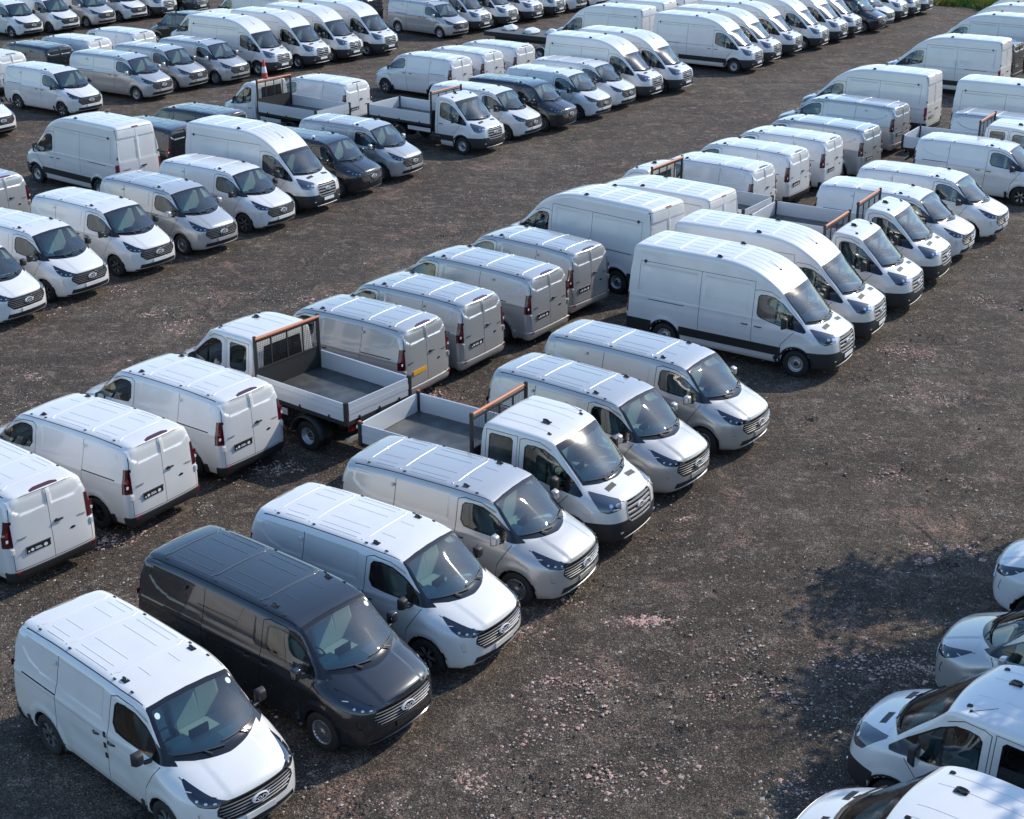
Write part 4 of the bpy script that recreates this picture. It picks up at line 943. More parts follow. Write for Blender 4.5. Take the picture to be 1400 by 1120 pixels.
        b = MB(); q_ = .72; p, n = surf_path(B, [[-.86, q_, 4]], (0, 0, -1)); b.bbox(p[0][0]-.02, p[0][0]+.02, q_-.02, q_+.02, p[0][2]-.01, p[0][2]+.02, .006); b.sweep([p[0], p[0]+np.array([-.34, -.08, .16])], (0, 1, 0), rect(.007, .007)); P.add('aerial', b.mesh('aerial', ['gloss']))
        wheels(P, (0., ra), .89 if not dbl else .885, .352, T_T, [(R_ST, None)], dual_last=dbl)
        cabin(P, .28-.12, 1.32, .80, xc+.08, .65, 2.05, .86, rows=(-1.0, -1.85) if dbl else (-.98,), bulk=True)
        dropside(P, xc, ra, -5.25 if dbl else -5.02, dbl)
    return P
def dropside(P, xc, ra, xe, dbl):
    xf = xc-.17; z0, z1 = 1.05, 1.49; W = 1.03
    b = MB()   # chassis rails and cross members
    for sg in (1, -1): b.bbox(xe+.12, xc+.3, sg*.42-.04, sg*.42+.04, .62, .80, .01)
    for x in np.arange(xe+.3, xf, .55): b.bbox(x-.03, x+.03, -.95, .95, .93, 1.0, .006)
    b.bbox(xe+.1, xf, -.5, -.42, .80, .94, .01); b.bbox(xe+.1, xf, .42, .5, .80, .94, .01)
    b.lathe([(0, -.7), (.06, -.7), (.06, .7), (0, .7)], 12, c=(ra, 0, .36)); b.bbox(ra-.16, ra+.16, -.16, .16, .22, .52, .06)
    P.add('chassis_frame', b.mesh('chassis_frame', ['chassis']))
    b = MB(); b.bbox(xe+.02, xf, -W+.01, W-.01, 1.0, z0, .008); P.add('load_floor', b.mesh('load_floor', ['floor']))
    b = MB(); b.bbox(xe, xf, -W-.005, -W+.035, .95, 1.035, .006); b.bbox(xe, xf, W-.035, W+.005, .95, 1.035, .006); b.bbox(xe-.01, xe+.03, -W, W, .95, 1.035, .006); P.add('floor_rail', b.mesh('floor_rail', ['chassis']))
    def board(p0, p1, n):
        """board between two ground points, outward normal n; three planks with recessed joints"""
        p0 = np.array(p0, float); p1 = np.array(p1, float); n = np.array(n, float); q = MB(); d = p1-p0; L = np.linalg.norm(d); d /= L
        q0 = P.add('side_board', None) ; b = MB(); z = z0+.0
        b.sweep([np.append(p0, 0), np.append(p1, 0)], np.append(n, 0), [(z0+.005, -.012), (z0+.005, .004), (z1-.004, .004), (z1-.004, -.012)] if False else [(0, -.012), (0, .004), (0.001, .004), (0.001, -.012)])
        b = MB(); 
        def slab(za, zb, o0, o1):
            v = []
            for pt in (p0, p1):
                for oo in (o0, o1):
                    for zz in (za, zb): v.append((pt[0]+n[0]*oo, pt[1]+n[1]*oo, zz))
            return v, [(0, 1, 3, 2), (4, 6, 7, 5), (0, 4, 5, 1), (2, 3, 7, 6), (0, 2, 6, 4), (1, 5, 7, 3)]
        core = slab(z0+.01, z1-.006, -.018, .006); b.add(*core); i = P.add('side_board', b.mesh('side_board', ['alu']))
        for za, zb, t in ((z0+.012, z0+.155, .016), (z0+.168, z0+.30, .022), (z0+.313, z1, .016)):
            q = MB(); q.add(*slab(za, zb, .004, t)); P.add('plank', q.mesh('plank', ['alu']), i)
        for k in range(3):
            c = p0+d*L*(k+.5)/3; q = MB(); q.bbox(c[0]+n[0]*.03-.016, c[0]+n[0]*.03+.016, c[1]+n[1]*.03-.016, c[1]+n[1]*.03+.016, z0-.03, z0+.07, .006); P.add('latch', q.mesh('latch', ['trim']), i)
    for sg in (1, -1): board((xf-.05, sg*W), (xe+.06, sg*W), (0, sg))
    board((xe, W-.06), (xe, -W+.06), (-1, 0))
    for sg in (1, -1):
        b = MB(); b.bbox(xe-.03, xe+.055, sg*W-.045, sg*W+.045, .98, z1+.04, .012); P.add('corner_post', b.mesh('corner_post', ['trim']))
        b = MB(); b.bbox(xe-.02, xe+.04, sg*W-.03, sg*W+.03, z1+.04, z1+.065, .01); P.add('marker', b.mesh('marker', ['amber']), tag=['amber'])
        b = MB(); b.bbox(xf-.04, xf+.03, sg*(W-.03)-.03, sg*(W-.03)+.03, 1.0, 2.40, .008); P.add('headboard_post', b.mesh('headboard_post', ['trim']))
        # mudguard, lamps
        b = MB(); k = 12; pts = [(ra+.47*cos(pi*.02+pi*.96*i/k), sg*.86, .36+.47*sin(pi*.02+pi*.96*i/k)) for i in range(k+1)]; ups = [(cos(pi*.02+pi*.96*i/k), 0, sin(pi*.02+pi*.96*i/k)) for i in range(k+1)]
        b.sweep(pts, ups, [(.19, -.03), (.19, .012), (-.19, .012), (-.19, -.03)]); P.add('mudguard', b.mesh('mudguard', ['trim']))
        b = MB(); b.bbox(xe+.03, xe+.10, sg*.75-.16, sg*.75+.16, .78, .90, .01); tl = P.add('tail_light', b.mesh('tail_light', ['red'])); b = MB(); b.bbox(xe+.02, xe+.04, sg*.68-.04, sg*.68+.04, .80, .88, .004); P.add('lamp', b.mesh('lamp', ['clear']), tl)
        b = MB(); b.bbox(ra+.62, xc-.25, sg*.98-.012, sg*.98+.012, .70, .86, .006); P.add('side_guard', b.mesh('side_guard', ['alu']))
    b = MB(); b.sweep([(xe+.12, -.95, .55), (xe+.12, .95, .55)], (0, 0, 1), [(.03, -.05), (.03, .05), (-.03, .05), (-.03, -.05)], smooth=False); b.box(xe+.1, xe+.14, -.45, -.38, .55, .75); b.box(xe+.1, xe+.14, .38, .45, .55, .75); P.add('underrun_bar', b.mesh('underrun_bar', ['underrun']))
    # headboard: solid lower panel, ladder of mesh above, bar on top
    b = MB(); b.bbox(xf-.012, xf+.006, -W+.05, W-.05, z0, 1.56, .004); P.add('headboard_panel', b.mesh('headboard_panel', ['chassis']))
    b = MB()
    for y in np.arange(-W+.09, W-.06, .055): b.box(xf-.004, xf+.000, y-.003, y+.003, 1.60, 2.26)
    for z in np.arange(1.62, 2.26, .05): b.box(xf-.006, xf-.002, -W+.05, W-.05, z-.003, z+.003)
    b.bbox(xf-.02, xf+.01, -W+.03, W-.03, 1.56, 1.60, .004); b.bbox(xf-.02, xf+.01, -W+.03, W-.03, 2.24, 2.28, .004)
    for y in (-.5, 0, .5): b.bbox(xf-.015, xf+.01, y-.02, y+.02, 1.58, 2.26, .004)
    P.add('headboard_mesh', b.mesh('headboard_mesh', ['chassis']))
    b = MB(); b.sweep([(xf-.03, -W+.02, 2.335), (xf-.03, W-.02, 2.335)], (0, 0, 1), [(.04*cos(2*pi*i/10), .04*sin(2*pi*i/10)) for i in range(10)]); P.add('headboard_bar', b.mesh('headboard_bar', ['orange']), tag=['orangebar']); b2 = MB(); b2.v = b.v; b2.f = b.f; b2.m = b.m; b2.smooth = b.smooth; P.add('headboard_bar', b2.mesh('headboard_bar', ['trim']), tag=['blackbar'])
# ------------------------------------------------------------------ the ground
GX, GY = 2.0, 55.0
def ground_material():
    m, t, b = new_mat('gravel_yard'); L = t.links.new; N = t.nodes.new
    tc = N('ShaderNodeTexCoord'); P = tc.outputs['Object']
    def noise(sc, det=4, rough=.6, dist=0):
        n = N('ShaderNodeTexNoise'); n.inputs['Scale'].default_value = sc; n.inputs['Detail'].default_value = det; n.inputs['Roughness'].default_value = rough; n.inputs['Distortion'].default_value = dist; L(P, n.inputs['Vector']); return n.outputs['Fac']
    def ramp(src, a, b_, ca=(0, 0, 0), cb=(1, 1, 1)):
        r = N('ShaderNodeValToRGB'); e = r.color_ramp.elements; e[0].position = a; e[1].position = b_; e[0].color = (*ca, 1); e[1].color = (*cb, 1); L(src, r.inputs[0]); return r.outputs[0]
    def mix(f, a, b_, mode='MIX'):
        q = N('ShaderNodeMixRGB'); q.blend_type = mode
        for s_, v in (('Fac', f), ('Color1', a), ('Color2', b_)):
            if isinstance(v, (int, float)): q.inputs[s_].default_value = v
            elif isinstance(v, tuple): q.inputs[s_].default_value = (*v, 1)
            else: L(v, q.inputs[s_])
        return q.outputs[0]
    mpn = N('ShaderNodeMapping'); mpn.inputs['Rotation'].default_value = (0, 0, radians(57)); mpn.inputs['Scale'].default_value = (.16, 1.5, 1); L(P, mpn.inputs[0])
    tn = N('ShaderNodeTexNoise'); tn.inputs['Scale'].default_value = 1.0; tn.inputs['Detail'].default_value = 5; tn.inputs['Distortion'].default_value = .4; L(mpn.outputs[0], tn.inputs['Vector'])
    track = mix(.5, (0, 0, 0), ramp(tn.outputs['Fac'], .52, .68))
    big = ramp(noise(.16, 5, .6, .6), .36, .66); mid = ramp(noise(.9, 6, .65, .4), .36, .64); patch = ramp(noise(2.8, 5, .62, 1.2), .52, .70); damp = ramp(noise(1.4, 6, .7, 1.5), .60, .72)
    c = mix(big, (.082, .064, .050), (.160, .130, .103)); c = mix(mid, c, (.066, .054, .044)); c = mix(patch, c, (.215, .176, .140)); c = mix(track, c, (.050, .042, .035)); c = mix(damp, c, (.036, .031, .026))
    # loose grit: small cells, each its own tone
    def cells(sc, randn=1.0):
        v = N('ShaderNodeTexVoronoi'); v.inputs['Scale'].default_value = sc; v.inputs['Randomness'].default_value = randn; L(P, v.inputs['Vector']); return v
    v1 = cells(58); sep = N('ShaderNodeSeparateColor'); L(v1.outputs['Color'], sep.inputs[0])
    tone = ramp(sep.outputs[0], 0.0, 1.0, (.22, .22, .22), (1.9, 1.85, 1.8)); r_ = tone.node.color_ramp; r_.elements[1].color = (2.9, 2.75, 2.6, 1); e = r_.elements.new(.55); e.color = (.85, .85, .85, 1); e = r_.elements.new(.86); e.color = (1.25, 1.22, 1.2, 1)
    c = mix(1.0, c, tone, 'MULTIPLY')
    v2 = cells(24); sp = N('ShaderNodeSeparateColor'); L(v2.outputs['Color'], sp.inputs[0]); spot = ramp(v2.outputs['Distance'], .22, .34, (1, 1, 1), (0, 0, 0))
    pick = ramp(sp.outputs[1], .935, .94); clus = ramp(noise(1.1, 4, .6), .40, .62); f = mix(1.0, mix(1.0, spot, pick, 'MULTIPLY'), clus, 'MULTIPLY'); c = mix(f, c, (.58, .52, .45))
    pick2 = ramp(sp.outputs[2], .93, .935); f2 = mix(1.0, spot, pick2, 'MULTIPLY'); c = mix(f2, c, (.025, .023, .021))
    # crushed brick worked into the surface
    bp = ramp(noise(.55, 6, .75, .8), .56, .68); v3 = cells(36); s3 = N('ShaderNodeSeparateColor'); L(v3.outputs['Color'], s3.inputs[0]); pk = ramp(s3.outputs[0], .60, .64); fb = mix(1.0, bp, pk, 'MULTIPLY'); c = mix(fb, c, (.40, .235, .185))
    L(c, b.inputs['Base Color']); b.inputs['Roughness'].default_value = .92; b.inputs['Specular IOR Level'].default_value = .25
    bm1 = N('ShaderNodeBump'); bm1.inputs['Strength'].default_value = .9; bm1.inputs['Distance'].default_value = .012; L(v1.outputs['Distance'], bm1.inputs['Height'])
    bm2 = N('ShaderNodeBump'); bm2.inputs['Strength'].default_value = .8; bm2.inputs['Distance'].default_value = .10; L(noise(3.2, 8, .7), bm2.inputs['Height']); L(bm2.outputs[0], bm1.inputs['Normal']); L(bm1.outputs[0], b.inputs['Normal'])
    return m
M['ground'] = ground_material()
def ground():
    # one sheet out to the horizon; the part near the camera is finely divided and gently uneven
    xs = np.concatenate([[-1500, -300, -90], np.arange(-45, 50.1, .5), [95, 300, 1500]]); ys = np.concatenate([[-1500, -300, -40, 0], np.arange(12, 112.1, .5), [160, 400, 2500]])
    X, Y = np.meshgrid(xs, ys, indexing='ij'); r = np.random.default_rng(3); Z = np.zeros_like(X)
    for k in range(26):
        a = r.uniform(0, 2*pi); w_ = r.uniform(.5, 3.2); Z += .0045*np.sin((X*np.cos(a)+Y*np.sin(a))*w_+r.uniform(0, 6))/max(1, w_*.6)
    fade = ss((X+44)/4)*ss((49-X)/4)*ss((Y-13)/3)*ss((111-Y)/4); Z = np.clip(Z, -.03, .02)*fade
    n, k = X.shape; v = np.stack([X, Y, Z-.006], -1).reshape(-1, 3)
    I = np.arange(n*k).reshape(n, k); f = np.stack([I[:-1, :-1], I[1:, :-1], I[1:, 1:], I[:-1, 1:]], -1).reshape(-1, 4)
    me = bpy.data.meshes.new('ground'); me.from_pydata(v.tolist(), [], f.tolist()); me.materials.append(M['ground']); me.polygons.foreach_set('use_smooth', [True]*len(f)); me.update()
    o = bpy.data.objects.new('ground', me); COL.objects.link(o); o['kind'] = 'structure'; return o
ground()
def stones(name, pts, size, mat, seed, flat=.55, label=None):
    r = np.random.default_rng(seed); n = len(pts)
    base = np.array([(1, 0, 0), (0, 1, 0), (-1, 0, 0), (0, -1, 0), (0, 0, 1), (0, 0, -.4)], float); tri = np.array([(0, 1, 4), (1, 2, 4), (2, 3, 4), (3, 0, 4)])
    base = base[:5]
    V = base[None]*size[:, None, None]*r.uniform(.6, 1.35, (n, 5, 3)); V[:, :, 2] *= flat; a = r.uniform(0, 2*pi, n); c, s_ = np.cos(a)[:, None], np.sin(a)[:, None]
    V = np.stack([V[:, :, 0]*c-V[:, :, 1]*s_, V[:, :, 0]*s_+V[:, :, 1]*c, V[:, :, 2]-.004], -1)+np.concatenate([pts, np.zeros((n, 1))], 1)[:, None, :]
    F = (tri[None]+(np.arange(n)*5)[:, None, None]).reshape(-1, 3); me = bpy.data.meshes.new(name); me.from_pydata(V.reshape(-1, 3).tolist(), [], F.tolist()); me.materials.append(M[mat]); me.update()
    o = bpy.data.objects.new(name, me); COL.objects.link(o); o['kind'] = 'stuff'; o['label'] = label; o['category'] = 'stones'
M['st_pale'] = simple('pale_stone', (.56, .50, .43), .9); M['st_dark'] = simple('dark_clod', (.035, .031, .028), .95); M['st_pink'] = simple('pink_brick_rubble', (.42, .26, .215), .9); M['st_mid'] = simple('grey_stone', (.26, .22, .185), .9)
m, t, b_ = new_mat('pink_rubble'); noise_mix(m, t, b_, (.46, .26, .20), (.66, .46, .39), 9, 3, .35, .65); b_.inputs['Roughness'].default_value = .9; M['st_pink'] = m
def scatter(n, seed, y0=15, y1=62):
    r = np.random.default_rng(seed); y = y0+(y1-y0)*r.uniform(0, 1, n)**1.7; x = r.uniform(-.39, .39, n)*y*1.05; return np.stack([x, y], 1)
r_ = np.random.default_rng(11)
def clumped(n, seed, k, spread, **kw):
    r = np.random.default_rng(seed); c = scatter(k, seed+1, **kw); i = r.integers(0, k, n); return c[i]+r.normal(0, spread, (n, 2))*r.uniform(.3, 1.5, (k, 1))[i]
p = np.concatenate([scatter(9000, 21), clumped(7000, 22, 160, .35)]); stones('gravel_stones', p, r_.gamma(3., .0042, len(p))+.003, 'st_pale', 1, label='small pale stones scattered loosely over the dark yard surface')
p = np.concatenate([scatter(9000, 31), clumped(6000, 32, 120, .3)]); stones('dark_clods', p, r_.gamma(2.2, .0058, len(p))+.004, 'st_dark', 2, .6, label='small dark clods of asphalt scattered over the yard')
p = scatter(22000, 41); stones('grey_chippings', p, r_.gamma(3., .0036, len(p))+.003, 'st_mid', 3, label='fine grey brown chippings lying loose over the yard')
PINK = [(-1.13, 18.75, .55, .20, 330, -35), (-.75, 18.25, .38, .16, 90, -35), (2.25, 22.86, .55, .16, 420, 8), (1.5, 22.4, .6, .3, 60, 20), (3.69, 24.31, .5, .14, 360, 10), (5.13, 26.88, .55, .18, 260, -28), (3.78, 26.94, .4, .12, 140, 15), (8.17, 25.77, .5, .25, 200, 0), (-2.56, 33.79, .9, .55, 700, -35),
        (10.27, 36.63, .55, .25, 160, -20), (2.6, 29.33, .4, .2, 80, 30), (-9.28, 38.93, .8, .2, 150, 25), (-11.86, 43.65, .8, .3, 160, 10), (-8.92, 29.32, .9, .35, 160, 30), (-8.1, 25.9, .9, .3, 200, 25), (6.1, 21.6, .7, .3, 120, 20), (-5.9, 41.0, .9, .3, 160, 20), (1.2, 20.4, .8, .4, 110, 20), (3.4, 19.6, .8, .4, 90, 0), (-10.5, 39.5, .7, .3, 120, 30)]
for _ in range(80):
    y = 17+34*r_.uniform()**1.5; PINK.append((r_.uniform(-.05 if y < 26 else -.36, .36)*y, y, r_.uniform(.25, .9), r_.uniform(.12, .35), int(r_.uniform(25, 110)), r_.uniform(-60, 60)))
pp = []; sz = []
for x, y, a, c, n, d in PINK:
    q = r_.normal(0, 1, (n, 2))*[a, c]*.62; an = radians(d); pp.append(np.stack([x+q[:, 0]*cos(an)-q[:, 1]*sin(an), y+q[:, 0]*sin(an)+q[:, 1]*cos(an)], 1)); sz.append(r_.gamma(2.2, .0070, n)+.004)
p = np.concatenate(pp+[scatter(1500, 51)]); stones('pink_rubble', p, np.concatenate(sz+[r_.gamma(2., .007, 1500)+.004]), 'st_pink', 4, .45, label='patches of pale pink crushed brick lying on the yard')
# ------------------------------------------------------------------ grass verge beyond the yard, top right
def grass():
    r = np.random.default_rng(5); n = 26000
    x = r.uniform(29.2, 60, n); edge = np.maximum(103.6-(x-29.2)*1.1, 95)+.5*np.sin(x*1.7)+.3*np.sin(x*4.1); y = edge+r.exponential(5., n); k = y < 124; x, y, edge = x[k], y[k], edge[k]; n = len(x)
    clump = .5+.5*np.sin(x*1.1+np.sin(y*.9)*2)*np.cos(y*1.3+x*.3); h = (.45+.8*clump*r.uniform(.5, 1, n))*(.5+.5*ss((y-edge)/1.2)); a = r.uniform(0, 2*pi, n); w_ = .05+.05*r.uniform(0, 1, n); lean = r.normal(0, .18, (n, 2))
    V = np.zeros((n, 3, 3)); V[:, 0] = np.stack([x-w_*np.cos(a), y-w_*np.sin(a), 0*x-.01], 1); V[:, 1] = np.stack([x+w_*np.cos(a), y+w_*np.sin(a), 0*x-.01], 1); V[:, 2] = np.stack([x+lean[:, 0], y+lean[:, 1], h], 1)
    me = bpy.data.meshes.new('grass'); me.from_pydata(V.reshape(-1, 3).tolist(), [], np.arange(n*3).reshape(-1, 3).tolist()); m, t, b = new_mat('grass'); noise_mix(m, t, b, (.13, .22, .03), (.42, .36, .08), .35, 4, .40, .62); b.inputs['Roughness'].default_value = .8; me.materials.append(m); me.update()
    o = bpy.data.objects.new('grass_verge', me); COL.objects.link(o); o['kind'] = 'stuff'; o['label'] = 'rough yellow green grass bordering the far corner of the yard'; o['category'] = 'grass'
    b = MB(); b.add([(29.2, 103.9, .012), (37.2, 95.2, .012), (75, 95, .012), (80, 140, .012), (30, 140, .012)], [(0, 1, 2, 3, 4)]); o = bpy.data.objects.new('verge_soil', b.mesh('verge_soil', [m])); COL.objects.link(o); o['kind'] = 'structure'
grass()
# ------------------------------------------------------------------ broad-leaved tree to the right, outside the picture, whose shade falls on the yard
def tree(x, y, h, seed, label, crown_r=3.5, crown_z=None):
    r = np.random.default_rng(seed); root = bpy.data.objects.new('tree', None); COL.objects.link(root); root.location = (x, y, 0); root['label'] = label; root['category'] = 'tree'
    root['group'] = 'trees standing right of the yard'
    b = MB(); tips = []
    def limb(p, d, L, r0, lev):
        k = 6; pts = [np.array(p, float)]; d = np.array(d, float)
        for i in range(k): d = d+r.normal(0, .10, 3); d /= np.linalg.norm(d); pts.append(pts[-1]+d*L/k)
        pr = []; n = 7
        for i, q in enumerate(pts):
            rad = r0*(1-.72*i/k); t_ = pts[min(i+1, k)]-pts[max(i-1, 0)]; t_ /= np.linalg.norm(t_); u = np.cross(t_, (0, 0, 1) if abs(t_[2]) < .9 else (1, 0, 0)); u /= np.linalg.norm(u); v = np.cross(t_, u)
            pr += [q+rad*(u*cos(2*pi*j/n)+v*sin(2*pi*j/n)) for j in range(n)]
        b.add(pr, [(i*n+j, i*n+(j+1) % n, (i+1)*n+(j+1) % n, (i+1)*n+j) for i in range(k) for j in range(n)], 0, True)
        if lev < 3:
            for q in range(5 if lev == 0 else 4):
                i = r.integers(3 if lev == 0 else 2, k+1); dd = d*.45+r.normal(0, .7, 3); dd[2] = abs(dd[2])*.6+.05; dd /= np.linalg.norm(dd); limb(pts[i], dd, L*r.uniform(.42, .62), r0*.42, lev+1)
        if lev >= 1: tips.extend(pts[2:])
    limb((0, 0, -.2), (0, 0, 1), h*.62, .26, 0)
    bark, t, bb = new_mat('bark'); noise_mix(bark, t, bb, (.06, .045, .035), (.12, .095, .075), 8); q = bpy.data.objects.new('trunk', b.mesh('trunk', [bark])); COL.objects.link(q); q.parent = root
    tips = np.array(tips); tips = tips[np.hypot(tips[:, 0], tips[:, 1]) < crown_r]; n = 30000; c = tips[r.integers(0, len(tips), n)]+r.normal(0, .30, (n, 3)); s_ = r.uniform(.09, .17, n); A = r.normal(0, 1, (n, 3)); A /= np.linalg.norm(A, axis=1)[:, None]; Bv = np.cross(A, r.normal(0, 1, (n, 3))); Bv /= np.linalg.norm(Bv, axis=1)[:, None]
    V = np.stack([c-A*s_[:, None], c+Bv*s_[:, None]*.6, c+A*s_[:, None], c-Bv*s_[:, None]*.6], 1).reshape(-1, 3); me = bpy.data.meshes.new('crown'); me.from_pydata(V.tolist(), [], np.arange(n*4).reshape(-1, 4).tolist()); lf, t, bb = new_mat('leaves'); noise_mix(lf, t, bb, (.035, .065, .018), (.085, .12, .035), 1.5); me.materials.append(lf); me.update()
    q = bpy.data.objects.new('crown', me); COL.objects.link(q); q.parent = root
# a crown point at height z shades the ground z/tan(elevation) away from the sun
def tree_for_shadow(gx, gy, z, **k):
    d = z/math.tan(radians(SUN_EL)); return gx+d*cos(radians(SUN_AZ)), gy+d*sin(radians(SUN_AZ))
for gx, gy, hh, sd_, lb, cr in ((9.3, 23.1, 9.5, 4, 'farthest leafy tree outside the right edge, shading the white van nose', 2.9), (8.3, 20.2, 9.5, 9, 'leafy tree outside the right edge, shading the silver van nose', 2.7),
                            (6.4, 14.2, 12.0, 12, 'leafy tree outside the right edge, shading the crew cab truck', 3.2), (4.9, 11.6, 12.0, 18, 'nearest leafy tree, shading the bottom right corner truck', 3.4), (11.0, 18.2, 12.5, 15, 'tall leafy tree set back from the others outside the right edge', 3.6),
                            (9.0, 14.0, 11.5, 23, 'leafy tree outside the right edge between the nearest tree and the tallest', 3.4), (7.6, 17.4, 9.5, 31, 'slim leafy tree outside the right edge with ragged low branches', 2.5), (12.0, 21.6, 11.0, 27, 'leafy tree outside the right edge behind the white van nose', 3.4)):
    tx, ty = tree_for_shadow(gx, gy, hh*.60); tree(tx, ty, hh, sd_, lb, cr)
